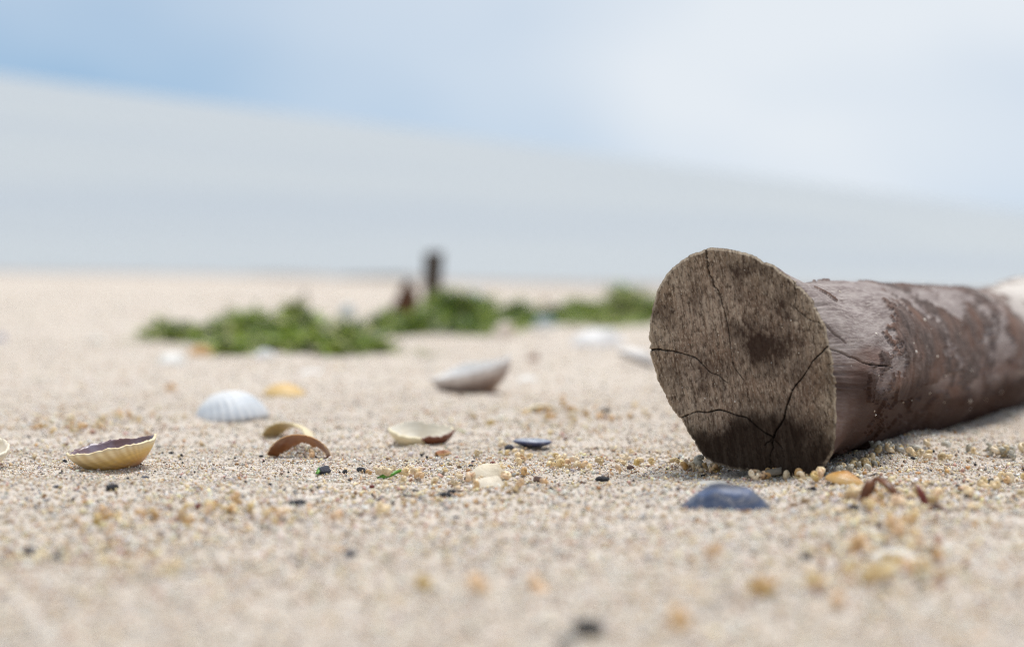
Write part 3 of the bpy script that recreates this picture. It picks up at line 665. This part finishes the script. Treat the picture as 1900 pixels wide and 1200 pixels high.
SM = [snail_mat('straw_snail', (0.66, 0.44, 0.18), (0.75, 0.56, 0.28), (0.80, 0.67, 0.42)), snail_mat('cream_snail', (0.66, 0.48, 0.27), (0.74, 0.59, 0.37), (0.78, 0.68, 0.50)),
      snail_mat('peach_snail', (0.60, 0.34, 0.15), (0.69, 0.45, 0.23), (0.76, 0.58, 0.37)), snail_mat('grey_snail', (0.34, 0.31, 0.24), (0.48, 0.45, 0.37), (0.58, 0.55, 0.48))]
SMESH = []
for i, (t, c, fl) in enumerate(((3.2, 1.1, 1.0), (3.0, 0.75, 0.95), (3.4, 1.5, 1.0))):
    for m in SM:
        me = snail_mesh(t, c, i, fl); me.materials.append(m); SMESH.append(me)
def snails(n, pts, spread, s0, s1, label, group, sd, mats=(0, 1, 2)):
    rg = random.Random(sd)
    for _ in range(n):
        k = rg.randrange(len(pts) - 1) if len(pts) > 1 else 0
        t = rg.random(); a = pts[k]; b = pts[min(k + 1, len(pts) - 1)]
        px = a[0] + (b[0] - a[0]) * t + rg.gauss(0, spread); py = a[1] + (b[1] - a[1]) * t + rg.gauss(0, spread * 0.32)
        p = gp(px, py); s = rg.uniform(s0, s1) * 0.66
        rel = np.array([p.x - BASE[0], p.y - BASE[1]]); al = rel @ AX[:2] - shift; ac = rel @ SD[:2]
        if al > -0.002 and abs(ac) < 0.018: continue
        mk = rg.choice(mats); me = SMESH[rg.choice((0, 1, 2)) * 4 + mk]
        M_ = Matrix.Translation(p + Vector((0, 0, s * 0.72))) @ Euler((rg.uniform(-1.4, 1.4), rg.uniform(-1.4, 1.4), rg.uniform(0, 6.28)), 'XYZ').to_matrix().to_4x4() @ Matrix.Scale(s, 4)
        link('snail_shell', me, local=M_, label=label.replace('snail shell', ('straw yellow', 'cream white', 'peach brown', 'dull grey')[mk] + ' snail shell'), cat='snail shell', group=group)
snails(34, [(1595, 868), (1625, 846), (1690, 835), (1800, 838), (1895, 850)], 9, .0034, .0050, 'tiny snail shell strewn along the right foot of the log', 'snail shells along the foot of the log', 1, (0, 1, 1, 3))
snails(12, [(1640, 828), (1700, 830), (1760, 828)], 9, .0032, .0046, 'tiny snail shell strewn along the right foot of the log', 'snail shells along the foot of the log', 12, (0, 1, 3))
snails(26, [(1560, 880), (1600, 872), (1650, 850)], 12, .0024, .0040, 'tiny snail shell strewn along the right foot of the log', 'snail shells along the foot of the log', 2, (3, 3, 1, 0))
snails(34, [(1235, 866), (1330, 880), (1420, 891), (1550, 893)], 9, .0028, .0046, 'tiny snail shell in the row at the bottom of the sawn end', 'snail shells under the sawn end', 3, (1, 2, 2, 0))
snails(36, [(935, 842), (1010, 862), (1080, 868), (1200, 862)], 16, .0024, .0042, 'tiny snail shell on the sharp sand left of the log', 'snail shells left of the log', 4, (0, 2, 1))
snails(34, [(690, 890), (770, 886), (860, 902), (1010, 905)], 20, .0026, .0044, 'tiny snail shell in the loose drift around the ivory bumps', 'snail shells around the ivory bumps', 5, (0, 1, 2))
snails(34, [(1580, 930), (1660, 920), (1780, 930), (1890, 880)], 24, .0030, .0050, 'soft focus snail shell in the drift right of the blue mussel', 'snail shells right of the mussel', 6, (0, 0, 1, 2))
snails(26, [(1600, 950), (1680, 990), (1720, 1060), (1600, 1080)], 30, .0030, .0048, 'blurred snail shell low in the right corner', 'blurred snail shells lower right', 7, (0, 2))
snails(22, [(60, 790), (150, 800), (210, 780), (350, 770)], 22, .0030, .0050, 'soft focus snail shell behind the yellow cockle', 'snail shells behind the yellow cockle', 8, (0, 2, 1))
snails(26, [(120, 985), (300, 960), (450, 945), (560, 975)], 26, .0026, .0044, 'blurred snail shell in front of the yellow cockle', 'snail shells before the yellow cockle', 9, (0, 2))
snails(22, [(850, 770), (1000, 772), (1090, 775), (1200, 790)], 34, .0034, .0056, 'soft focus snail shell on the sand behind the flat mussel chip', 'snail shells behind the mussel chip', 10, (0, 2, 1))
# single pieces one can point at, blurred in the foreground and middle distance
for (px, py, s, mt_, lab) in (
    (880, 1100, .0050, 2, 'blurred orange snail shell low in the foreground, left of a pair'), (1003, 1100, .0055, 2, 'blurred orange snail shell low in the foreground, right of a pair'),
    (785, 1098, .0042, 0, 'faint yellow snail shell low in the foreground'), (1597, 1022, .0054, 2, 'blurred orange snail shell beside the flat white shell'),
    (1425, 1143, .0058, 2, 'blurred orange snail shell near the bottom edge, right of the black stone'), (1545, 1128, .0044, 2, 'blurred ochre snail shell near the bottom edge, lower right'),
    (1248, 1178, .0060, 2, 'blurred orange snail shell at the bottom edge beside the black stone'), (1322, 1046, .0042, 2, 'blurred pale orange snail shell below the mussel'),
    (1640, 1085, .0050, 0, 'blurred straw yellow snail shell in the lower right corner'), (1500, 1095, .0046, 0, 'blurred straw yellow snail shell right of the bottom centre'),
    (335, 990, .0046, 2, 'blurred rust orange snail shell left of the bottom centre'), (318, 722, .0060, 2, 'blurred orange snail shell beyond the white cockle'),
    (575, 850, .0034, 2, 'round peach snail shell under the brown arched fragment'), (620, 975, .0040, 2, 'blurred brown snail shell left of the dark stones'),
    (708, 955, .0040, 0, 'blurred straw snail shell above a yellow one, left of the dark stones'), (1300, 870, .0050, 3, 'pale grey open snail shell leaning against the sawn end')):
    p = gp(px, py); sc = s * 0.80
    link('snail_shell', SMESH[mt_ + 4 * (px % 3)], local=Matrix.Translation(p + Vector((0, 0, sc * 0.6))) @ Euler((0.5 + px % 2, 0.4, px * 0.7), 'XYZ').to_matrix().to_4x4() @ Matrix.Scale(sc, 4), label=lab, cat='snail shell')

# ------------------------------------------------------------------ stones and dark chips
def stone_mesh(seed, sub=2, rough=0.28):
    bm = bmesh.new(); bmesh.ops.create_icosphere(bm, subdivisions=sub, radius=1.0)
    pts = np.array([v.co[:] for v in bm.verts]); n = fbm(pts * 1.1 + seed * 7.3, 3, seed) - .5
    cut = np.random.default_rng(seed).normal(size=(5, 3)); cut /= np.linalg.norm(cut, axis=1)[:, None]
    r = 1 + rough * 2 * n
    for c in cut:
        d = pts @ c; r = np.where(d * r > 0.78, 0.78 / np.maximum(d, 0.3), r)
    for v, k in zip(bm.verts, r): v.co *= k
    m = bpy.data.meshes.new('stone'); bm.to_mesh(m); bm.free()
    return m
def stone_mat(name, c, rough=0.5):
    m = Mat(name, rough, 0.4); m.color(m.mix(m.noise(m.coord(), 2.5, 5), c, tuple(k * 1.7 + 0.01 for k in c))); m.bump(m.noise(m.coord(), 6, 4), 0.15, 0.6); return m.m
BLK, GRY, BRN, RED = stone_mat('black_stone', (0.014, 0.014, 0.018)), stone_mat('slate_stone', (0.055, 0.058, 0.075)), stone_mat('brown_stone', (0.10, 0.05, 0.032)), stone_mat('red_stone', (0.20, 0.05, 0.035))
for (px, py, w, h, d, m, lab) in (
    (553, 936, .0074, .0024, .006, BLK, 'flat black stone chip below the two arched shell fragments'), (208, 909, .0050, .0030, .004, BLK, 'black stone in front of the yellow cockle'),
    (780, 932, .0052, .0022, .005, GRY, 'slate grey stone, left of a pair below the ivory bumps'), (826, 926, .0050, .0024, .004, BLK, 'black stone, right of a pair below the ivory bumps'),
    (838, 915, .0034, .0016, .004, BLK, 'thin black chip just above the pair of dark stones'),
    (1117, 892, .0058, .0024, .004, BLK, 'short black rod shaped stone left of the blue mussel'), (999, 886, .0044, .0026, .004, BRN, 'dark purple brown stone right of the ivory bumps'),
    (603, 877, .0052, .0040, .005, GRY, 'dark olive pebble with a pale top under the brown fragment'), (640, 879, .0026, .0022, .003, BLK, 'tiny round black stone right of the olive pebble'),
    (670, 876, .0042, .0022, .003, BLK, 'small angular black stone left of the green leaf scrap'), (1122, 768, .0092, .0026, .006, BLK, 'black chip lying halfway to the log, behind the mussel chip'),
    (55, 1030, .0052, .0032, .005, GRY, 'blurred dark stone near the left edge, larger of two'), (106, 1041, .0040, .0028, .004, GRY, 'blurred dark stone near the left edge, smaller of two'),
    (650, 1030, .0044, .0022, .004, GRY, 'blurred grey stone low in the middle'), (1090, 1180, .0078, .0052, .006, BLK, 'large blurred black stone at the bottom edge'), (1050, 1196, .0050, .0024, .004, GRY, 'blurred grey stone left of the large black one at the bottom edge'),
    (1583, 948, .0044, .0026, .004, BLK, 'small blurred dark stone right of the blue mussel'), (1737, 953, .0050, .0022, .004, BRN, 'blurred brown stone in the drift at the right'),
    (1170, 869, .0032, .0028, .003, BRN, 'round reddish brown pebble left of the sawn end'), (368, 943, .0028, .0026, .003, RED, 'blurred dark red pebble in front of the cockles'),
    (1590, 888, .0022, .0014, .002, BLK, 'tiny black chip at the corner of the log'), (1693, 852, .0026, .0014, .002, BLK, 'tiny black chip among the snails at the log foot'),
    (1778, 905, .0028, .0016, .003, BLK, 'small black chip at the right, nearer of two'), (1840, 897, .0032, .0024, .003, BLK, 'small black stone by the right edge'), (1842, 834, .0044, .0030, .003, RED, 'dark red chip among the snails by the right edge'),
    (1352, 876, .0018, .0014, .002, BLK, 'tiny black speck on the chalky white lump'), (1523, 882, .0044, .0034, .003, GRY, 'dark hollow pebble under the corner of the log'),
    (485, 848, .0022, .0014, .002, BLK, 'tiny black chip at the left foot of the brown fragment'), (878, 852, .0020, .0012, .002, BLK, 'tiny black chip above the ivory bumps'), (725, 828, .0024, .0012, .002, BLK, 'tiny black chip before the cream cockle'),
    (120, 858, .0022, .0018, .002, BLK, 'tiny black chip at the left tip of the yellow cockle'), (318, 841, .0022, .0014, .002, BLK, 'tiny black chip right of the yellow cockle'),
    (270, 888, .0036, .0014, .003, GRY, 'thin grey chip below the right end of the yellow cockle'), (105, 905, .0030, .0014, .003, GRY, 'small grey chip left of the black stone'), (1603, 1066, .0030, .0016, .003, GRY, 'blurred grey speck in the lower right corner'), (1727, 1022, .0036, .0020, .003, GRY, 'blurred grey pebble right of the flat white shell'),
    (945, 838, .0048, .0030, .003, GRY, 'dark grey pebble at the left tip of the mussel chip'), (690, 905, .0024, .0016, .002, RED, 'tiny red chip below the green leaf scrap'), (915, 858, .0026, .0018, .002, RED, 'tiny rusty chip above the ivory bumps')):
    p = gp(px, py); me = stone_mesh(int(px * 3 + py) % 997 + 1); me.materials.append(m)
    link('dark_stone' if m in (BLK, GRY) else 'brown_stone', me, local=Matrix.Translation(p + Vector((0, 0, h * 0.33))) @ Matrix.Rotation(((px * 37) % 60 - 30) / 57, 4, 'Z') @ Matrix.Diagonal((w / 2, d / 2, h / 2, 1)), label=lab, cat='stone')

# ------------------------------------------------------------------ scraps: leaf bits, bark slivers, upright brown flakes
def strip(name, pts, widths, mat, label, cat, thick=0.0003, side=None):
    """a curved, solid strip through beach-frame points"""
    bm = bmesh.new(); rows = []
    for i, p in enumerate(pts):
        a = pts[max(0, i - 1)]; b = pts[min(len(pts) - 1, i + 1)]; d = (b - a).normalized()
        s = (side or d.cross(Vector((0, 0, 1)))).normalized(); n = s.cross(d).normalized()
        w = widths[i] / 2; t = thick / 2
        rows.append([bm.verts.new(p + s * w * x + n * (t * y + 0.15 * w * (1 - abs(x)) )) for x, y in ((-1, -1), (0, -1), (1, -1), (1, 1), (0, 1), (-1, 1))])
    for a, b in zip(rows, rows[1:]):
        for j in range(6): bm.faces.new((a[j], a[(j + 1) % 6], b[(j + 1) % 6], b[j]))
    bm.faces.new(rows[0][::-1]); bm.faces.new(rows[-1])
    bmesh.ops.recalc_face_normals(bm, faces=bm.faces[:])
    o = pts[0].copy()
    for v in bm.verts: v.co -= o
    m = bpy.data.meshes.new(name); bm.to_mesh(m); bm.free()
    m.polygons.foreach_set('use_smooth', np.ones(len(m.polygons), dtype=bool))
    return link(name, m, mat, local=Matrix.Translation(o), label=label, cat=cat)
def flat_mat(name, a, b, rough=0.5, sc=400):
    m = Mat(name, rough, 0.35); m.color(m.mix(m.ramp(m.noise(m.coord(), sc, 4), [(0.35, 0.0), (0.65, 1.0)]), a, b)); return m.m
GRN = flat_mat('green_scrap', (0.07, 0.22, 0.02), (0.13, 0.32, 0.04), 0.4); OLV = flat_mat('olive_scrap', (0.20, 0.24, 0.06), (0.35, 0.36, 0.12)); FLK = flat_mat('brown_kelp', (0.075, 0.024, 0.010), (0.19, 0.07, 0.02), 0.35)
RDF = flat_mat('red_kelp', (0.10, 0.016, 0.010), (0.19, 0.04, 0.022), 0.4); SLV = flat_mat('bark_sliver', (0.13, 0.105, 0.075), (0.24, 0.20, 0.15), 0.7)
def on(px, py, dz=0.0): return gp(px, py) + Vector((0, 0, dz))
v0 = gp(722, 888).y
strip('leaf_scrap', [at(700, 887, v0), at(715, 882, v0), at(728, 879, v0 + .002), at(745, 872, v0 + .004)], (.0012, .0026, .0024, .0012), GRN, 'bright green scrap of leaf on the sand left of the ivory bumps', 'leaf', side=Vector((0.2, 0.6, 0.75)))
strip('weed_thread', [on(838, 812, .0012), on(850, 810, .0014), on(868, 808, .0008)], (.0008, .0012, .0006), OLV, 'thin olive green weed thread right of the cream cockle', 'seaweed')
strip('weed_thread', [on(588, 878, .0012), on(594, 876, .0018), on(601, 874, .001)], (.0012, .0016, .0010), GRN, 'green weed shred stuck to the olive pebble', 'seaweed')
strip('weed_thread', [on(735, 660, .001), on(770, 662, .003), on(800, 662, .003), on(825, 660, .001)], (.003, .006, .007, .003), OLV, 'pale yellow green weed ribbon in front of the clump with the stake', 'seaweed')
strip('weed_thread', [on(215, 636, .001), on(240, 634, .004), on(262, 632, .002)], (.004, .006, .004), OLV, 'pale green weed ribbon at the far left tip of the long weed', 'seaweed')
v0 = gp(1605, 936).y
strip('kelp_flake', [at(1603, 937, v0), at(1605, 922, v0), at(1611, 907, v0 + .001), at(1617, 888, v0 + .002)], (.0034, .0040, .0050, .0036), FLK, 'upright brown kelp flake, widest of three by the log corner', 'seaweed', side=Vector((1, 0.3, 0)))
strip('kelp_flake', [at(1672, 934, v0), at(1664, 919, v0), at(1650, 901, v0 + .002), at(1636, 890, v0 + .006), at(1622, 886, v0 + .010)], (.0016, .0022, .0030, .0034, .0014), FLK, 'bent brown kelp flake, middle of three by the log corner', 'seaweed', side=Vector((1, 0.5, 0.4)))
v0 = gp(1712, 942).y
strip('kelp_flake', [at(1719, 943, v0), at(1715, 929, v0), at(1709, 914, v0 + .001), at(1702, 899, v0 + .002)], (.0024, .0028, .0028, .0012), RDF, 'thin dark red kelp sliver standing right of the brown flakes', 'seaweed', side=Vector((1, 0.3, 0)))
v0 = gp(1418, 889).y - 0.002
strip('bark_sliver', [at(1386, 884, v0), at(1410, 880, v0), at(1432, 876, v0), at(1450, 873, v0)], (.0010, .0024, .0032, .0034), SLV, 'grey bark sliver lying across snails under the sawn end', 'bark', thick=0.0007, side=Vector((0.1, 0.8, 0.6)))
v0 = gp(1600, 883).y
strip('kelp_flake', [at(1603, 884, v0), at(1615, 880, v0 + .002), at(1626, 878, v0 + .003)], (.0018, .0026, .0012), flat_mat('black_scrap', (0.012, 0.011, 0.010), (0.03, 0.028, 0.025)), 'black weed scrap tucked at the corner of the log', 'seaweed')

# sand and tiny shells stuck on the log: one part, too many and too small to pick apart
rg = np.random.default_rng(77); gv, gf, go = [], [], 0
oc = np.array([(1, 0, 0), (-1, 0, 0), (0, 1, 0), (0, -1, 0), (0, 0, 1), (0, 0, -1)], float)
fc = np.array([(0, 2, 4), (2, 1, 4), (1, 3, 4), (3, 0, 4), (2, 0, 5), (1, 2, 5), (3, 1, 5), (0, 3, 5)])
for _ in range(55):
    i = int(np.searchsorted(tt, rg.uniform(0.002, 0.32) ** 1.0)); j = int(rg.uniform(-0.12, 0.40) * NA) % NA
    c = sideverts[min(i, NT - 1), j] - BASE; s = rg.uniform(0.0003, 0.0008) * (2.0 if rg.random() < 0.08 else 1)
    gv.append(c + oc * s * rg.uniform(0.6, 1.2, (6, 3))); gf.append(fc + go); go += 6
for _ in range(22):                                       # along the rim and the sawn face
    k = rg.integers(1, len(fv)); s = rg.uniform(0.00018, 0.00042)
    gv.append(fv[k] - BASE - AX * s * 0.4 + oc * s * rg.uniform(0.6, 1.2, (6, 3))); gf.append(fc + go); go += 6
link('stuck_grains', mesh_np('stuck_grains', np.concatenate(gv), np.concatenate(gf)), flat_mat('stuck_sand', (0.62, 0.52, 0.40), (0.80, 0.77, 0.72)), parent=log, kind='stuff')

# ------------------------------------------------------------------ washed-up weed
mweed = Mat('sea_lettuce', 0.42, 0.4); mweed.color(mweed.attr('col', 'Color')); tr_ = mweed.node('ShaderNodeBsdfTranslucent'); mweed.put(mweed.attr('col', 'Color'), tr_.inputs[0]); mx_ = mweed.node('ShaderNodeMixShader'); mx_.inputs[0].default_value = 0.35
mweed.t.links.new(mweed.b.outputs[0], mx_.inputs[1]); mweed.t.links.new(tr_.outputs[0], mx_.inputs[2]); mweed.t.links.new(mx_.outputs[0], mweed.t.nodes['Material Output'].inputs[0])
GREEN = np.array([(0.17, 0.26, 0.022), (0.27, 0.36, 0.05), (0.40, 0.45, 0.11), (0.035, 0.075, 0.016), (0.46, 0.44, 0.24), (0.025, 0.04, 0.02)])
DARK = np.array([(0.05, 0.036, 0.022), (0.09, 0.07, 0.045), (0.03, 0.024, 0.018), (0.12, 0.11, 0.07), (0.16, 0.13, 0.10), (0.06, 0.06, 0.04)])
def weed(name, lumps, label, cat='seaweed', pal=GREEN, seed=1, blade=(0.014, 0.045), probs=(22, 22, 14, 20, 12, 10), lay=0.6):
    """a tangle of curled ribbons heaped over lumps (px, py of the foot, half width px, height m, depth m, count)"""
    rg = np.random.default_rng(seed); V_, F_, K_ = [], [], []; o = 0
    pr = np.array(probs, float); pr /= pr.sum()
    org = gp(lumps[0][0], lumps[0][1])
    for (px, py, hw, hh, dp, n) in lumps:
        c = gp(px, py); half = hw / FPX * c.y
        for _ in range(n):
            a = rg.uniform(0, 2 * math.pi); q_ = math.sqrt(rg.random())
            x, y = math.cos(a) * q_, math.sin(a) * q_
            top = hh * (1 - q_ ** 2) ** 0.6 * (0.65 + 0.6 * vnoise(np.array([(px + x * hw) * 0.03, y * 3.0, seed * 1.0]), 5))
            p = np.array([c.x + x * half, c.y + dp + y * dp, 0.0]); p[2] = float(hs(p[0], p[1])) + top * rg.random() ** 0.45
            L = rg.uniform(*blade); w = L * rg.uniform(0.06, 0.22); az = rg.uniform(0, 6.28); el = rg.normal() * 0.5 * lay; tw = rg.uniform(-1, 1) * lay
            d = np.array([math.cos(az) * math.cos(el), math.sin(az) * math.cos(el), math.sin(el)]); s_ = np.cross(d, [0, 0, 1]); s_ /= np.linalg.norm(s_) + 1e-9
            up_ = np.cross(s_, d); s_ = s_ * math.cos(tw) + up_ * math.sin(tw); nrm_ = np.cross(s_, d)
            curl = rg.uniform(-.5, .5) * lay
            for k in range(4):
                t = k / 3 - .5; cen = p + d * L * t + nrm_ * curl * L * (0.25 - t * t); ww = w * (0.5 + 1.6 * (0.25 - t * t)) * rg.uniform(.7, 1.2)
                V_ += [cen - s_ * ww / 2, cen + s_ * ww / 2 + nrm_ * rg.uniform(-.2, .2) * w]
            F_ += [(o + 2 * k, o + 2 * k + 1, o + 2 * k + 3, o + 2 * k + 2) for k in range(3)]; o += 8
            K_.append(pal[rg.choice(6, p=pr)] * rg.uniform(0.7, 1.3))
    Vn = np.array(V_)
    fl = hs(Vn[:, 0], Vn[:, 1]); Vn[:, 2] = np.maximum(Vn[:, 2], fl + 0.0004)
    m = mesh_np(name, Vn - np.array(org), np.array(F_)); attr(m, 'col', np.repeat(np.array(K_), 8, axis=0), 'FLOAT_COLOR')
    ob = link(name, m, mweed.m, local=Matrix.Translation(org), label=label, cat=cat)
    return ob
weed('seaweed_clump', [(612, 660, 80, 0.024, 0.12, 2000), (520, 652, 60, 0.026, 0.12, 1200), (535, 632, 44, 0.034, 0.06, 700), (440, 632, 60, 0.026, 0.12, 1000), (480, 642, 200, 0.008, 0.22, 600), (345, 632, 74, 0.014, 0.05, 420), (420, 660, 26, 0.006, 0.02, 160), (300, 632, 34, 0.014, 0.04, 300)],
     'long low clump of bright green sea lettuce on the sand', seed=3)
weed('seaweed_clump', [(835, 612, 66, 0.042, 0.12, 1500), (770, 622, 70, 0.026, 0.10, 900), (800, 624, 175, 0.011, 0.16, 900), (720, 622, 40, 0.024, 0.06, 500), (885, 606, 40, 0.034, 0.08, 700)],
     'darker green weed clump heaped before the wooden stake', seed=4, probs=(30, 20, 8, 24, 6, 12))
weed('seaweed_clump', [(960, 600, 26, 0.026, 0.05, 500), (985, 606, 80, 0.010, 0.14, 420), (1040, 602, 34, 0.018, 0.06, 260)], 'small dark green weed tuft between the larger clumps', seed=5, probs=(30, 14, 4, 30, 3, 12))
weed('seaweed_clump', [(1090, 600, 40, 0.030, 0.10, 700), (1120, 606, 100, 0.010, 0.15, 500), (1165, 596, 48, 0.044, 0.12, 1200), (1220, 594, 40, 0.036, 0.10, 700)], 'olive green weed clump half hidden behind the sawn end', seed=6, probs=(22, 22, 8, 18, 20, 10))
for (px, hw, py, lab) in ((330, 130, 507, 'faint dark strip of dried wrack along the sand crest, left of three'), (535, 85, 511, 'faint dark strip of dried wrack along the sand crest, middle of three'), (720, 100, 516, 'faint dark strip of dried wrack along the sand crest, behind the stake')):
    weed('wrack_strip', [(px, py, hw, 0.010, 0.25, 800)], lab, pal=DARK * 2.2, seed=px, blade=(0.03, 0.09), probs=(20, 20, 20, 10, 10, 10), lay=0.12)

# ------------------------------------------------------------------ stake and splinter behind the weed
def stake(name, px, py, hgt, w0, w1, lean, label, seed, mat, tip=1.0):
    p = gp(px, py); bm = bmesh.new(); n, k = 14, 16; rows = []
    for i in range(n):
        t = i / (n - 1); row = []
        for j in range(k):
            a = j / k * 2 * math.pi
            r = (w0 + (w1 - w0) * t) / 2 * (1 + 0.28 * (float(vnoise(np.array([math.cos(a) * 1.4, math.sin(a) * 1.4, t * 2.5]), seed)) - .5) + (0.12 if math.cos(a) * math.sin(a) > 0.3 else 0))
            z = hgt * t + (0.25 * w1 * (float(vnoise(np.array([math.cos(a) * 2, math.sin(a) * 2, 7.0]), seed)) - .5) * tip if i == n - 1 else 0) - 0.01 * (1 - t)
            row.append(bm.verts.new((r * math.cos(a) + lean * t * hgt, r * math.sin(a), z)))
        rows.append(row)
    for a, b in zip(rows, rows[1:]):
        for j in range(k): bm.faces.new((a[j], a[(j + 1) % k], b[(j + 1) % k], b[j]))
    c = bm.verts.new((lean * hgt, 0, hgt * 0.985))
    for j in range(k): bm.faces.new((rows[-1][j], rows[-1][(j + 1) % k], c))
    m = bpy.data.meshes.new(name); bm.to_mesh(m); bm.free()
    return link(name, m, mat, local=Matrix.Translation(p), label=label, cat='stake' if 'stake' in name else 'wood')
mstk = Mat('dark_stake', 0.8, 0.2); mstk.color(mstk.ramp(mstk.noise(mstk.scale(mstk.coord(), (120, 120, 18)), 1.0, 4), [(0.3, (0.020, 0.014, 0.010)), (0.7, (0.085, 0.060, 0.042))]))
stake('wooden_stake', 800, 577, 0.094, 0.025, 0.033, 0.05, 'short dark wooden stake standing in the sand behind the weed', 5, mstk.m)
mspl = Mat('rust_splinter', 0.8, 0.2); mspl.color(mspl.ramp(mspl.noise(mspl.coord(), 60, 4), [(0.3, (0.035, 0.014, 0.007)), (0.7, (0.11, 0.048, 0.02))]))
stake('wood_splinter', 753, 585, 0.054, 0.062, 0.010, 0.06, 'rusty brown pointed wood splinter left of the stake', 8, mspl.m, 0.4)
mtw = Mat('grey_twig', 0.8, 0.2); mtw.color((0.22, 0.16, 0.13))
stake('thin_twig', 570, 575, 0.036, 0.006, 0.004, -0.1, 'thin faint brown twig standing behind the long green weed', 9, mtw.m, 0.4)
